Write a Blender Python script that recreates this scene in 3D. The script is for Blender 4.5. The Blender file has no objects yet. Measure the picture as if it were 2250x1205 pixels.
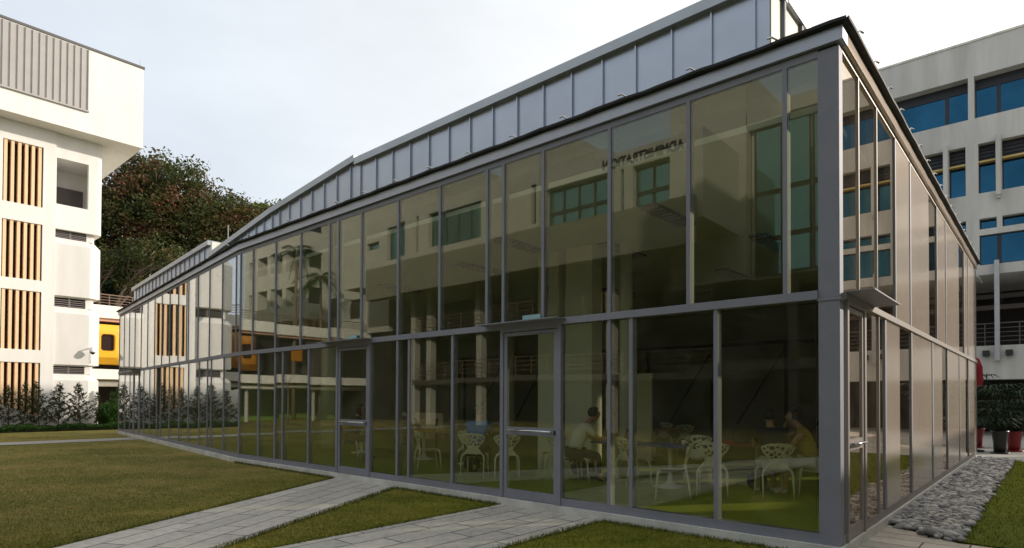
import bpy, bmesh, math, random
import numpy as np
from mathutils import Vector, Matrix
random.seed(7); RNG = np.random.default_rng(11)
scene = bpy.context.scene
COL = scene.collection
R = math.radians

# ------------------------------------------------------------------ materials
def newmat(name):
    m = bpy.data.materials.new(name); m.use_nodes = True
    nt = m.node_tree; b = nt.nodes['Principled BSDF']
    return m, nt, b
def N(nt, t, **kw):
    n = nt.nodes.new(t)
    for k, v in kw.items(): setattr(n, k, v)
    return n
def setin(n, **kw):
    for k, v in kw.items(): n.inputs[k.replace('_', ' ')].default_value = v
def ramp(nt, stops):
    n = N(nt, 'ShaderNodeValToRGB'); e = n.color_ramp.elements
    e[0].position, e[0].color = stops[0][0], (*stops[0][1], 1)
    e[1].position, e[1].color = stops[-1][0], (*stops[-1][1], 1)
    for p, c in stops[1:-1]:
        x = e.new(p); x.color = (*c, 1)
    return n
def mat(name, col, rough=.6, metal=0., var=0., scale=3., bump=0., bscale=40., spec=.5, stretch=None):
    """plain surface with a little procedural tone variation and bump"""
    m, nt, b = newmat(name)
    b.inputs['Roughness'].default_value = rough; b.inputs['Metallic'].default_value = metal
    b.inputs['Specular IOR Level'].default_value = spec
    b.inputs['Base Color'].default_value = (*col, 1)
    tc = N(nt, 'ShaderNodeTexCoord'); src = tc.outputs['Object']
    if stretch:
        mp = N(nt, 'ShaderNodeMapping'); mp.inputs['Scale'].default_value = stretch
        nt.links.new(src, mp.inputs['Vector']); src = mp.outputs['Vector']
    if var:
        no = N(nt, 'ShaderNodeTexNoise'); setin(no, Scale=scale, Detail=6., Roughness=.6)
        nt.links.new(src, no.inputs['Vector'])
        lo = tuple(c * (1 - var) for c in col); hi = tuple(min(1, c * (1 + var)) for c in col)
        r = ramp(nt, [(.3, lo), (.7, hi)])
        nt.links.new(no.outputs['Fac'], r.inputs['Fac']); nt.links.new(r.outputs['Color'], b.inputs['Base Color'])
    if bump:
        nb = N(nt, 'ShaderNodeTexNoise'); setin(nb, Scale=bscale, Detail=4.)
        nt.links.new(src, nb.inputs['Vector'])
        bp = N(nt, 'ShaderNodeBump'); setin(bp, Strength=bump, Distance=.02)
        nt.links.new(nb.outputs['Fac'], bp.inputs['Height']); nt.links.new(bp.outputs['Normal'], b.inputs['Normal'])
    return m

def glass_mat(name, tint, refl, k=1.0, refl2=(1, 1, 1)):
    """architectural pane: tinted see-through plus the mirror share of a double pane"""
    m, nt, b = newmat(name); nt.nodes.remove(b)
    out = nt.nodes['Material Output']
    g = N(nt, 'ShaderNodeNewGeometry')
    d = N(nt, 'ShaderNodeVectorMath', operation='DOT_PRODUCT')
    nt.links.new(g.outputs['Normal'], d.inputs[0]); nt.links.new(g.outputs['Incoming'], d.inputs[1])
    def M(op, a, bb=None):
        n = N(nt, 'ShaderNodeMath', operation=op)
        for i, v in enumerate((a, bb)):
            if v is None: continue
            if isinstance(v, (int, float)): n.inputs[i].default_value = v
            else: nt.links.new(v, n.inputs[i])
        return n.outputs[0]
    c = M('ABSOLUTE', d.outputs['Value'])
    om = M('SUBTRACT', 1., c)
    p5 = M('POWER', om, 4.4)
    r = M('ADD', M('MULTIPLY', p5, .955), .045 * k)
    rr = M('DIVIDE', M('MULTIPLY', r, 2.), M('ADD', r, 1.))     # two sheets
    tr = N(nt, 'ShaderNodeBsdfTransparent'); tr.inputs['Color'].default_value = (*tint, 1)
    gl = N(nt, 'ShaderNodeBsdfGlossy'); gl.inputs['Color'].default_value = (*refl, 1); gl.inputs['Roughness'].default_value = 0.0
    tc = N(nt, 'ShaderNodeTexCoord'); no = N(nt, 'ShaderNodeTexNoise'); setin(no, Scale=.55, Detail=1.)
    nt.links.new(tc.outputs['Object'], no.inputs['Vector'])
    bp = N(nt, 'ShaderNodeBump'); setin(bp, Strength=.014, Distance=.02)
    oi = N(nt, 'ShaderNodeObjectInfo'); wn = N(nt, 'ShaderNodeTexWhiteNoise', noise_dimensions='1D'); nt.links.new(oi.outputs['Random'], wn.inputs['W'])
    v1 = N(nt, 'ShaderNodeVectorMath', operation='SUBTRACT'); nt.links.new(wn.outputs['Color'], v1.inputs[0]); v1.inputs[1].default_value = (.5, .5, .5)
    v2 = N(nt, 'ShaderNodeVectorMath', operation='MULTIPLY_ADD'); nt.links.new(v1.outputs[0], v2.inputs[0]); v2.inputs[1].default_value = (.006, .006, .006); nt.links.new(g.outputs['Normal'], v2.inputs[2])
    v3 = N(nt, 'ShaderNodeVectorMath', operation='NORMALIZE'); nt.links.new(v2.outputs[0], v3.inputs[0]); nt.links.new(v3.outputs[0], bp.inputs['Normal'])
    nt.links.new(no.outputs['Fac'], bp.inputs['Height']); nt.links.new(bp.outputs['Normal'], gl.inputs['Normal'])
    cl = N(nt, 'ShaderNodeMix', data_type='RGBA'); cl.inputs[6].default_value = (*refl, 1); cl.inputs[7].default_value = (*refl2, 1)
    nt.links.new(M('MINIMUM', M('MULTIPLY', p5, 4.), 1.), cl.inputs[0]); nt.links.new(cl.outputs[2], gl.inputs['Color'])
    mx = N(nt, 'ShaderNodeMixShader')
    nt.links.new(rr, mx.inputs[0]); nt.links.new(tr.outputs[0], mx.inputs[1]); nt.links.new(gl.outputs[0], mx.inputs[2])
    df = N(nt, 'ShaderNodeBsdfDiffuse'); df.inputs['Color'].default_value = (.55, .54, .48, 1)
    n5 = N(nt, 'ShaderNodeTexNoise'); setin(n5, Scale=2.2, Detail=8., Roughness=.7); nt.links.new(tc.outputs['Object'], n5.inputs['Vector'])
    md_ = N(nt, 'ShaderNodeMixShader'); nt.links.new(M('MAXIMUM', M('MULTIPLY', M('SUBTRACT', n5.outputs['Fac'], .42), .11), .004), md_.inputs[0])
    nt.links.new(mx.outputs[0], md_.inputs[1]); nt.links.new(df.outputs[0], md_.inputs[2])
    nt.links.new(md_.outputs[0], out.inputs['Surface'])
    return m

def leaf_mat(name, stops, rough=.55, transl=.25):
    m, nt, b = newmat(name)
    g = N(nt, 'ShaderNodeNewGeometry'); tc = N(nt, 'ShaderNodeTexCoord')
    no = N(nt, 'ShaderNodeTexNoise'); setin(no, Scale=.35, Detail=3.)
    nt.links.new(tc.outputs['Object'], no.inputs['Vector'])
    a = N(nt, 'ShaderNodeMath', operation='MULTIPLY_ADD'); a.inputs[1].default_value = .38; 
    nt.links.new(g.outputs['Random Per Island'], a.inputs[0])
    s = N(nt, 'ShaderNodeMath', operation='MULTIPLY_ADD'); s.inputs[1].default_value = 1.9; s.inputs[2].default_value = -.64
    nt.links.new(no.outputs['Fac'], s.inputs[0]); nt.links.new(s.outputs[0], a.inputs[2])
    r = ramp(nt, stops); nt.links.new(a.outputs[0], r.inputs['Fac'])
    nt.links.new(r.outputs['Color'], b.inputs['Base Color'])
    b.inputs['Roughness'].default_value = rough; b.inputs['Specular IOR Level'].default_value = .3
    t = N(nt, 'ShaderNodeBsdfTranslucent'); nt.links.new(r.outputs['Color'], t.inputs['Color'])
    mx = N(nt, 'ShaderNodeMixShader'); mx.inputs[0].default_value = transl
    nt.links.new(b.outputs[0], mx.inputs[1]); nt.links.new(t.outputs[0], mx.inputs[2])
    nt.links.new(mx.outputs[0], nt.nodes['Material Output'].inputs['Surface'])
    return m

M = {}
M['alu'] = mat('grey coated aluminium', (.245, .248, .285), .6, .05, .08, 2., spec=.3)
M['alu_warm'] = mat('satin aluminium', (.30, .272, .25), .42, .25, .05, 2.)
M['fascia'] = mat('brushed fascia aluminium', (.42, .44, .50), .38, .45, .05, 1.5)
M['zinc'] = mat('zinc cladding sheet', (.43, .47, .54), .33, .7, .07, 1.2, .05, 1.5)
M['zinc_cap'] = mat('zinc coping', (.42, .45, .48), .4, .5, .06, 2.)
M['roof'] = mat('dark roof sheet', (.018, .019, .017), .75, .0, .15, 2., .1, 3.)
M['gasket'] = mat('black gasket', (.02, .02, .024), .6)
M['panel'] = mat('glossy pinkish metal panel', (.72, .61, .51), .17, .45, .05, .8)
M['steel'] = mat('stainless steel', (.6, .6, .6), .25, 1.)
M['glass'] = glass_mat('green tinted pane', (.855, .868, .80), (.90, .93, .83), .9)
M['glass_side'] = glass_mat('brown tinted pane', (.85, .85, .77), (.96, .78, .62), 2.4, (1, .85, .72))
M['plinth'] = mat('cast concrete plinth', (.60, .58, .53), .85, 0, .22, 2.2, .3, 30.)
M['white'] = mat('white painted render', (.78, .765, .73), .8, 0, .05, 1.6, .12, 25., .3, stretch=(1, 1, .16))
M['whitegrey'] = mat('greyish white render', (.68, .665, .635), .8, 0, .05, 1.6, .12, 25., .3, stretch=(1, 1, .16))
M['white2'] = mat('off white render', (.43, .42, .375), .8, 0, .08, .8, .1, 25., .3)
M['grey_seam'] = mat('grey ribbed sheet', (.40, .38, .36), .5, .3, .05, 1.5)
M['cap'] = mat('dark coping', (.12, .115, .11), .6)
M['slat'] = mat('orange timber slat', (.82, .58, .35), .6, 0, .10, 3., .1, 20., stretch=(6, 6, .6))
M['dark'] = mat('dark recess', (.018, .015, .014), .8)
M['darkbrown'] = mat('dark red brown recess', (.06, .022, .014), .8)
M['louvre'] = mat('dark louvre blade', (.10, .085, .08), .5, .2)
M['blades'] = mat('grey louvre blade', (.17, .15, .145), .5, .2)
M['pink'] = mat('pinkish tile band', (.55, .33, .25), .7, 0, .1, 6.)
M['yellow'] = mat('yellow moulded shell', (.80, .43, .03), .35, 0, .05, 1.)
M['amber'] = mat('amber moulded shell', (.42, .17, .012), .4, 0, .12, 1.)
M['yellow_dark'] = mat('amber window surround', (.62, .24, .02), .4)
M['podpane'] = mat('dark brown pod pane', (.025, .012, .008), .35, spec=.25)
M['greenwall'] = mat('green painted wall', (.14, .24, .03), .7, 0, .12, .6)
M['limefloor'] = mat('lime green floor', (.35, .42, .06), .35, 0, .08, 1.)
M['ceiling'] = mat('grey ceiling', (.60, .60, .55), .8, 0, .05, 1.)
M['intwall'] = mat('grey interior wall', (.40, .395, .36), .8, 0, .08, 1.)
M['whitepaint'] = mat('white wall paint', (.75, .74, .64), .6, 0, .04, 1.)
M['chair'] = mat('white moulded plastic', (.78, .76, .68), .35, 0, .03, 3.)
M['blue'] = mat('blue table top', (.03, .075, .34), .55)
M['red'] = mat('red table top', (.42, .03, .05), .5)
M['orange'] = mat('orange table top', (.62, .25, .02), .3)
M['wood'] = mat('pale wood top', (.48, .30, .12), .4, 0, .15, 4., stretch=(1, 8, 1))
M['skin'] = mat('skin', (.50, .30, .20), .5)
M['hair'] = mat('black hair', (.012, .010, .009), .45)
M['hairbrown'] = mat('greying brown hair', (.09, .065, .045), .5)
M['navy'] = mat('navy cloth', (.015, .022, .06), .85)
M['mustard'] = mat('mustard dotted cloth', (.46, .34, .07), .85, 0, .4, 40.)
M['shirtwhite'] = mat('white cloth', (.74, .74, .72), .85)
M['shirtblue'] = mat('bright blue cloth', (.045, .24, .70), .85)
M['shirtgreen'] = mat('dull brown cloth', (.10, .07, .045), .85)
M['khaki'] = mat('dark trousers', (.05, .045, .04), .85)
M['shorts'] = mat('pale shorts cloth', (.66, .65, .58), .85)
M['shoe'] = mat('white shoe', (.65, .64, .6), .6)
M['darkshoe'] = mat('dark shoe', (.03, .03, .03), .6)
M['eye'] = mat('dark eye', (.01, .008, .008), .3)
M['lip'] = mat('lip', (.33, .12, .10), .5)
M['poster'] = mat('pale board', (.62, .52, .40), .6)
M['office'] = mat('weathered pale concrete', (.50, .49, .46), .85, 0, .17, 1.3, .15, 18., .3, stretch=(1, 1, .12))
M['officeglass'] = mat('blue office glazing', (.018, .075, .130), .05, 1., .28, .35)
M['tealglass'] = mat('teal office glazing', (.15, .31, .32), .06, .9, .08, .2)
M['frame'] = mat('black window frame', (.012, .013, .018), .5)
M['shelf'] = mat('ochre sun shelf', (.55, .40, .13), .6)
M['canvas_red'] = mat('red canvas', (.26, .01, .015), .8)
M['pot_red'] = mat('red glazed pot', (.22, .012, .012), .35)
M['pot_black'] = mat('black pot', (.012, .012, .013), .4)
M['soil'] = mat('soil', (.05, .035, .025), .9)
M['bark'] = mat('brown bark', (.16, .10, .06), .9, 0, .3, 6., .6, 14.)
M['barkpale'] = mat('pale bark', (.15, .115, .08), .9, 0, .25, 4., .5, 12.)
M['rail'] = mat('brown painted rail', (.20, .13, .10), .5)
M['galv'] = mat('galvanised steel', (.42, .42, .44), .45, .5, .08, 3.)
M['camwhite'] = mat('white camera housing', (.75, .75, .75), .35)
M['camdome'] = mat('smoked dome', (.02, .02, .02), .05)
M['rust_leaf'] = leaf_mat('rusty canopy leaf', [(.05, (.024, .042, .009)), (.40, (.055, .078, .015)), (.66, (.105, .068, .024)), (.98, (.18, .064, .034))])
M['olive_leaf'] = leaf_mat('olive canopy leaf', [(.05, (.018, .034, .008)), (.42, (.045, .062, .012)), (.68, (.085, .075, .018)), (.98, (.15, .060, .028))])
M['lime_leaf'] = leaf_mat('bright canopy leaf', [(.05, (.035, .070, .008)), (.6, (.11, .17, .015)), (.98, (.19, .25, .025))])
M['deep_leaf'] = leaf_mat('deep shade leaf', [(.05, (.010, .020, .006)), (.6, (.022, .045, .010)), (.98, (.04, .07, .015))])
M['shrub_leaf'] = leaf_mat('shrub leaf', [(.05, (.018, .032, .007)), (.6, (.036, .058, .012)), (.98, (.07, .075, .02))])
M['hedge_leaf'] = leaf_mat('hedge leaf', [(.05, (.020, .055, .008)), (.6, (.05, .13, .016)), (.98, (.09, .19, .025))])
M['palm_leaf'] = leaf_mat('palm leaf', [(.05, (.018, .040, .010)), (.6, (.035, .075, .018)), (.98, (.06, .10, .03))])
M['beam'] = mat('beam with painted shade', (.20, .19, .155), .8, 0, .08, .8)  # the shadow lying on the beam is painted in as this darker grey
M['letter'] = mat('bronze letter', (.025, .02, .016), .5, .3)

def green_shift(nt, tc, col):
    # lawn colour turns greener towards the pavilion and stays browner further left
    sx = N(nt, 'ShaderNodeSeparateXYZ'); nt.links.new(tc.outputs['Object'], sx.inputs[0])
    no = N(nt, 'ShaderNodeTexNoise'); setin(no, Scale=.7, Detail=4.); nt.links.new(tc.outputs['Object'], no.inputs['Vector'])
    a = N(nt, 'ShaderNodeMath', operation='MULTIPLY_ADD'); a.inputs[1].default_value = 3.2; nt.links.new(no.outputs['Fac'], a.inputs[0]); nt.links.new(sx.outputs['X'], a.inputs[2])
    r = ramp(nt, [(0, (0, 0, 0)), (1, (1, 1, 1))])
    q = N(nt, 'ShaderNodeMapRange'); q.inputs['From Min'].default_value = -5.2; q.inputs['From Max'].default_value = .8; nt.links.new(a.outputs[0], q.inputs['Value'])
    m = N(nt, 'ShaderNodeMix', data_type='RGBA', blend_type='MULTIPLY'); nt.links.new(q.outputs['Result'], m.inputs[0]); nt.links.new(col, m.inputs[6]); m.inputs[7].default_value = (.80, .94, .40, 1)
    return m.outputs[2]
def ground_mat(name, cols, sc=(1, 1, 1), fine=60., bump=.5):
    m, nt, b = newmat(name); tc = N(nt, 'ShaderNodeTexCoord')
    n1 = N(nt, 'ShaderNodeTexNoise'); setin(n1, Scale=.45, Detail=5., Roughness=.65)
    mp = N(nt, 'ShaderNodeMapping'); mp.inputs['Scale'].default_value = sc
    n2 = N(nt, 'ShaderNodeTexNoise'); setin(n2, Scale=fine, Detail=5., Roughness=.7)
    n3 = N(nt, 'ShaderNodeTexNoise'); setin(n3, Scale=5., Detail=4., Roughness=.7)
    nt.links.new(tc.outputs['Object'], n1.inputs['Vector']); nt.links.new(tc.outputs['Object'], mp.inputs['Vector'])
    nt.links.new(mp.outputs[0], n2.inputs['Vector']); nt.links.new(mp.outputs[0], n3.inputs['Vector'])
    a = N(nt, 'ShaderNodeMath', operation='ADD'); nt.links.new(n1.outputs['Fac'], a.inputs[0]); nt.links.new(n3.outputs['Fac'], a.inputs[1])
    c = N(nt, 'ShaderNodeMath', operation='ADD'); nt.links.new(a.outputs[0], c.inputs[0]); nt.links.new(n2.outputs['Fac'], c.inputs[1])
    d = N(nt, 'ShaderNodeMath', operation='MULTIPLY_ADD'); d.inputs[1].default_value = .9; d.inputs[2].default_value = -.85
    nt.links.new(c.outputs[0], d.inputs[0])
    r = ramp(nt, cols); nt.links.new(d.outputs[0], r.inputs['Fac']); nt.links.new(green_shift(nt, tc, r.outputs['Color']), b.inputs['Base Color'])
    b.inputs['Roughness'].default_value = .9; b.inputs['Specular IOR Level'].default_value = .15
    bp = N(nt, 'ShaderNodeBump'); setin(bp, Strength=bump, Distance=.03)
    nt.links.new(n2.outputs['Fac'], bp.inputs['Height']); nt.links.new(bp.outputs['Normal'], b.inputs['Normal'])
    return m
M['grass'] = ground_mat('mown lawn', [(.15, (.07, .086, .015)), (.41, (.165, .158, .036)), (.66, (.295, .225, .07)), (.89, (.43, .32, .13))], (1, 1.6, 1))
M['grassgreen'] = ground_mat('green lawn', [(.15, (.07, .09, .009)), (.5, (.13, .145, .014)), (.9, (.19, .165, .028))], (1, 1.6, 1))
def blade_mat(name, stops, patch=0.):
    m, nt, b = newmat(name); g = N(nt, 'ShaderNodeNewGeometry')
    r = ramp(nt, stops); src = g.outputs['Random Per Island']
    if patch:
        tc = N(nt, 'ShaderNodeTexCoord'); no = N(nt, 'ShaderNodeTexNoise'); setin(no, Scale=.45, Detail=5., Roughness=.65); nt.links.new(tc.outputs['Object'], no.inputs['Vector'])
        x = N(nt, 'ShaderNodeMath', operation='MULTIPLY_ADD'); x.inputs[1].default_value = patch; x.inputs[2].default_value = -patch * .5 + .22; nt.links.new(no.outputs['Fac'], x.inputs[0])
        y = N(nt, 'ShaderNodeMath', operation='MULTIPLY_ADD'); y.inputs[1].default_value = .55; nt.links.new(src, y.inputs[0]); nt.links.new(x.outputs[0], y.inputs[2]); src = y.outputs[0]
    nt.links.new(src, r.inputs['Fac'])
    nt.links.new(green_shift(nt, tc, r.outputs['Color']) if patch else r.outputs['Color'], b.inputs['Base Color']); b.inputs['Roughness'].default_value = .7
    b.inputs['Specular IOR Level'].default_value = .2
    return m
M['blade'] = blade_mat('grass blade', [(0, (.10, .13, .020)), (.34, (.20, .198, .043)), (.60, (.345, .27, .085)), (1, (.50, .38, .16))], 1.6)
M['blade2'] = blade_mat('green grass blade', [(0, (.075, .10, .010)), (.6, (.135, .155, .017)), (1, (.20, .18, .032))])
M['pebble'] = blade_mat('grey pebble', [(0, (.17, .17, .175)), (.4, (.31, .31, .31)), (.8, (.46, .455, .44)), (1, (.60, .59, .56))])
M['paving_plain'] = mat('light plaza paving', (.34, .33, .30), .8, 0, .15, 1.5, .15, 30.)

def paver_mat(name, ang, bw, rh, off=(0, 0)):
    m, nt, b = newmat(name); tc = N(nt, 'ShaderNodeTexCoord')
    mp = N(nt, 'ShaderNodeMapping'); mp.inputs['Rotation'].default_value = (0, 0, -ang); mp.inputs['Location'].default_value = (off[0], off[1], 0)
    nt.links.new(tc.outputs['Object'], mp.inputs['Vector'])
    br = N(nt, 'ShaderNodeTexBrick'); br.offset = .37; br.squash = 1
    setin(br, Scale=1., Mortar_Size=.010, Brick_Width=bw, Row_Height=rh, Bias=0.)
    br.inputs['Color1'].default_value = (.54, .495, .43, 1); br.inputs['Color2'].default_value = (.42, .39, .34, 1); br.inputs['Mortar'].default_value = (.05, .048, .045, 1)
    nt.links.new(mp.outputs[0], br.inputs['Vector'])
    no = N(nt, 'ShaderNodeTexNoise'); setin(no, Scale=9., Detail=8., Roughness=.7); nt.links.new(tc.outputs['Object'], no.inputs['Vector'])
    r = ramp(nt, [(.25, (.60, .60, .61)), (.5, (1, 1, 1)), (.75, (1.22, 1.20, 1.16))]); nt.links.new(no.outputs['Fac'], r.inputs['Fac'])
    mu = N(nt, 'ShaderNodeMix', data_type='RGBA', blend_type='MULTIPLY'); mu.inputs[0].default_value = 1
    nt.links.new(br.outputs['Color'], mu.inputs[6]); nt.links.new(r.outputs['Color'], mu.inputs[7])
    nt.links.new(mu.outputs[2], b.inputs['Base Color']); b.inputs['Roughness'].default_value = .75
    bp = N(nt, 'ShaderNodeBump'); setin(bp, Strength=.5, Distance=.01); bp.invert = True
    nt.links.new(br.outputs['Fac'], bp.inputs['Height']); nt.links.new(bp.outputs['Normal'], b.inputs['Normal'])
    return m

# ------------------------------------------------------------------ mesh helpers
class MB:
    def __init__(s): s.v = []; s.f = []; s.smooth = False
    def face(s, pts):
        i = len(s.v); s.v += [tuple(p) for p in pts]; s.f.append(tuple(range(i, i + len(pts))))
    def hexa(s, p):                                   # p: 4 bottom + 4 top corners
        i = len(s.v); s.v += [tuple(q) for q in p]
        for f in ((3, 2, 1, 0), (4, 5, 6, 7), (0, 1, 5, 4), (1, 2, 6, 5), (2, 3, 7, 6), (3, 0, 4, 7)): s.f.append(tuple(i + k for k in f))
    def prism(s, poly, z0, z1):
        n = len(poly); i = len(s.v)
        zz0 = z0 if isinstance(z0, (list, tuple)) else [z0] * n
        zz1 = z1 if isinstance(z1, (list, tuple)) else [z1] * n
        s.v += [(p[0], p[1], a) for p, a in zip(poly, zz0)] + [(p[0], p[1], a) for p, a in zip(poly, zz1)]
        s.f.append(tuple(i + k for k in reversed(range(n)))); s.f.append(tuple(i + n + k for k in range(n)))
        for k in range(n):
            l = (k + 1) % n; s.f.append((i + k, i + l, i + n + l, i + n + k))
    def box(s, c, size, rz=0):
        hx, hy, hz = [q / 2 for q in size]; co, si = math.cos(rz), math.sin(rz)
        P = [(c[0] + x * co - y * si, c[1] + x * si + y * co) for x, y in ((-hx, -hy), (hx, -hy), (hx, hy), (-hx, hy))]
        s.hexa([(x, y, c[2] - hz) for x, y in P] + [(x, y, c[2] + hz) for x, y in P])
    def tube(s, pts, rad, n=8, cap=True):
        pts = [Vector(p) for p in pts]; m = len(pts)
        rad = rad if isinstance(rad, (list, tuple)) else [rad] * m
        i0 = len(s.v); up = None
        for k, p in enumerate(pts):
            t = (pts[min(k + 1, m - 1)] - pts[max(k - 1, 0)]).normalized()
            if up is None: up = Vector((0, 0, 1)) if abs(t.z) < .9 else Vector((1, 0, 0))
            a = t.cross(up).normalized(); up = a.cross(t).normalized()
            for j in range(n):
                th = 2 * math.pi * j / n; s.v.append(tuple(p + (a * math.cos(th) + up * math.sin(th)) * rad[k]))
        for k in range(m - 1):
            for j in range(n):
                l = (j + 1) % n; s.f.append((i0 + k * n + j, i0 + k * n + l, i0 + (k + 1) * n + l, i0 + (k + 1) * n + j))
        if cap:
            s.f.append(tuple(i0 + j for j in reversed(range(n)))); s.f.append(tuple(i0 + (m - 1) * n + j for j in range(n)))
    def lathe(s, c, prof, n=16):
        i0 = len(s.v); m = len(prof)
        for r, z in prof:
            for j in range(n):
                th = 2 * math.pi * j / n; s.v.append((c[0] + r * math.cos(th), c[1] + r * math.sin(th), c[2] + z))
        for k in range(m - 1):
            for j in range(n):
                l = (j + 1) % n; s.f.append((i0 + k * n + j, i0 + k * n + l, i0 + (k + 1) * n + l, i0 + (k + 1) * n + j))
        s.f.append(tuple(i0 + j for j in reversed(range(n)))); s.f.append(tuple(i0 + (m - 1) * n + j for j in range(n)))
    def ell(s, c, r, n=10, m=6):
        i0 = len(s.v)
        for k in range(m + 1):
            ph = math.pi * k / m
            for j in range(n):
                th = 2 * math.pi * j / n
                s.v.append((c[0] + r[0] * math.sin(ph) * math.cos(th), c[1] + r[1] * math.sin(ph) * math.sin(th), c[2] - r[2] * math.cos(ph)))
        for k in range(m):
            for j in range(n):
                l = (j + 1) % n; s.f.append((i0 + k * n + j, i0 + k * n + l, i0 + (k + 1) * n + l, i0 + (k + 1) * n + j))

def origin_of(o):
    v = Vector((0, 0, 0))
    while o is not None: v += o.location; o = o.parent
    return v
def link_mesh(name, me, m=None, parent=None, smooth=False):
    o = bpy.data.objects.new(name, me); COL.objects.link(o)
    if m is not None: me.materials.append(m)
    if parent is not None: o.parent = parent
    if smooth: me.polygons.foreach_set('use_smooth', [True] * len(me.polygons))
    return o
def build(name, mb, m, parent=None, smooth=False, recalc=True):
    off = origin_of(parent) if parent is not None else Vector((0, 0, 0))
    me = bpy.data.meshes.new(name)
    me.from_pydata([(x - off.x, y - off.y, z - off.z) for x, y, z in mb.v], [], mb.f)
    if recalc:
        bm = bmesh.new(); bm.from_mesh(me); bmesh.ops.recalc_face_normals(bm, faces=bm.faces); bm.to_mesh(me); bm.free()
    me.update()
    return link_mesh(name, me, m, parent, smooth)
def np_mesh(name, V, F, m, parent=None, smooth=False):
    """V (n,3) float array, F (k,s) int array"""
    off = origin_of(parent) if parent is not None else Vector((0, 0, 0))
    V = np.asarray(V, dtype=np.float32) - np.array(off, dtype=np.float32)
    me = bpy.data.meshes.new(name); k, sides = F.shape
    me.vertices.add(len(V)); me.vertices.foreach_set('co', V.ravel())
    me.loops.add(k * sides); me.loops.foreach_set('vertex_index', F.astype(np.int32).ravel())
    me.polygons.add(k); me.polygons.foreach_set('loop_start', np.arange(0, k * sides, sides, dtype=np.int32))
    me.update(calc_edges=True); me.validate()
    return link_mesh(name, me, m, parent, smooth)
def tag(o, label=None, cat=None, group=None, kind=None):
    if label: o['label'] = label
    if cat: o['category'] = cat
    if group: o['group'] = group
    if kind: o['kind'] = kind
    return o
def thing(name, loc, label, cat, group=None, rz=0):
    o = bpy.data.objects.new(name, None); COL.objects.link(o); o.location = loc; o.rotation_euler = (0, 0, rz)
    o.empty_display_size = .2
    return tag(o, label, cat, group)
def copy_tree(o, parent=None):
    c = o.copy(); COL.objects.link(c)
    if parent is not None: c.parent = parent
    for ch in [x for x in bpy.data.objects if x.parent == o]: copy_tree(ch, c)
    return c

class Fr:
    """plan frame: a runs along a wall, b runs across it"""
    def __init__(s, o, ea, eb): s.o = np.array(o[:2], float); s.ea = np.array(ea[:2], float); s.eb = np.array(eb[:2], float)
    def P(s, a, b, z=0): q = s.o + s.ea * a + s.eb * b; return (q[0], q[1], z)
    def poly(s, ab): return [s.P(a, b)[:2] for a, b in ab]
    def box(s, mb, a0, a1, b0, b1, z0, z1):
        q = [s.P(a0, b0), s.P(a1, b0), s.P(a1, b1), s.P(a0, b1)]
        mb.hexa([(x, y, z0) for x, y, _ in q] + [(x, y, z1) for x, y, _ in q])
    def rot(s): return math.atan2(s.ea[1], s.ea[0])
    def wall(s, mb, a_rng, z_rng, b, holes, bdir):
        """one skin with holes (a0,a1,z0,z1,depth); reveals run from b to b+bdir*depth"""
        A = sorted({a_rng[0], a_rng[1], *[h[0] for h in holes], *[h[1] for h in holes]})
        Z = sorted({z_rng[0], z_rng[1], *[h[2] for h in holes], *[h[3] for h in holes]})
        A = [x for x in A if a_rng[0] <= x <= a_rng[1]]; Z = [x for x in Z if z_rng[0] <= x <= z_rng[1]]
        for i in range(len(A) - 1):
            for j in range(len(Z) - 1):
                am, zm = (A[i] + A[i + 1]) / 2, (Z[j] + Z[j + 1]) / 2
                if any(h[0] < am < h[1] and h[2] < zm < h[3] for h in holes): continue
                mb.face([s.P(A[i], b, Z[j]), s.P(A[i + 1], b, Z[j]), s.P(A[i + 1], b, Z[j + 1]), s.P(A[i], b, Z[j + 1])])
        for a0, a1, z0, z1, d in holes:
            e = b + bdir * d
            a0c, a1c = max(a0, a_rng[0]), min(a1, a_rng[1])
            for q in (((a0c, z0), (a1c, z0)), ((a1c, z0), (a1c, z1)), ((a1c, z1), (a0c, z1)), ((a0c, z1), (a0c, z0))):
                (p0, r0), (p1, r1) = q
                mb.face([s.P(p0, b, r0), s.P(p1, b, r1), s.P(p1, e, r1), s.P(p0, e, r0)])

# ------------------------------------------------------------------ site frames (metres, camera at x=y=0)
Cn = np.array([3.451, 6.436]); dB = np.array([-.74833, .66333]); dR = np.array([.66333, .74833])
Kk = np.array([-7.039, 15.735]); dA = np.array([-.66307, .74856]); nAin = np.array([.74856, .66307])
PB = Fr(Cn, dB, dR)                 # pavilion: a = along the long front to the left, b = inward
PA = Fr(Kk, dA, nAin)               # pavilion: bent far part of the front
PR = Fr(Cn, dR, dB)                 # pavilion: side front, a = away from camera, b = inward
LB, LA, LR = 14.02, 16.9, 14.95
T0 = np.array([-22.25, 33.0]); nR = np.array([.74833, -.66333])
TW = Fr(T0, dR, nR)                 # louvred tower: a along its front (to the right +), b outward
RB = Fr((22.46, 28.0), dB, -dR)     # right office block: a to the left +, b outward (towards the camera)

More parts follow.
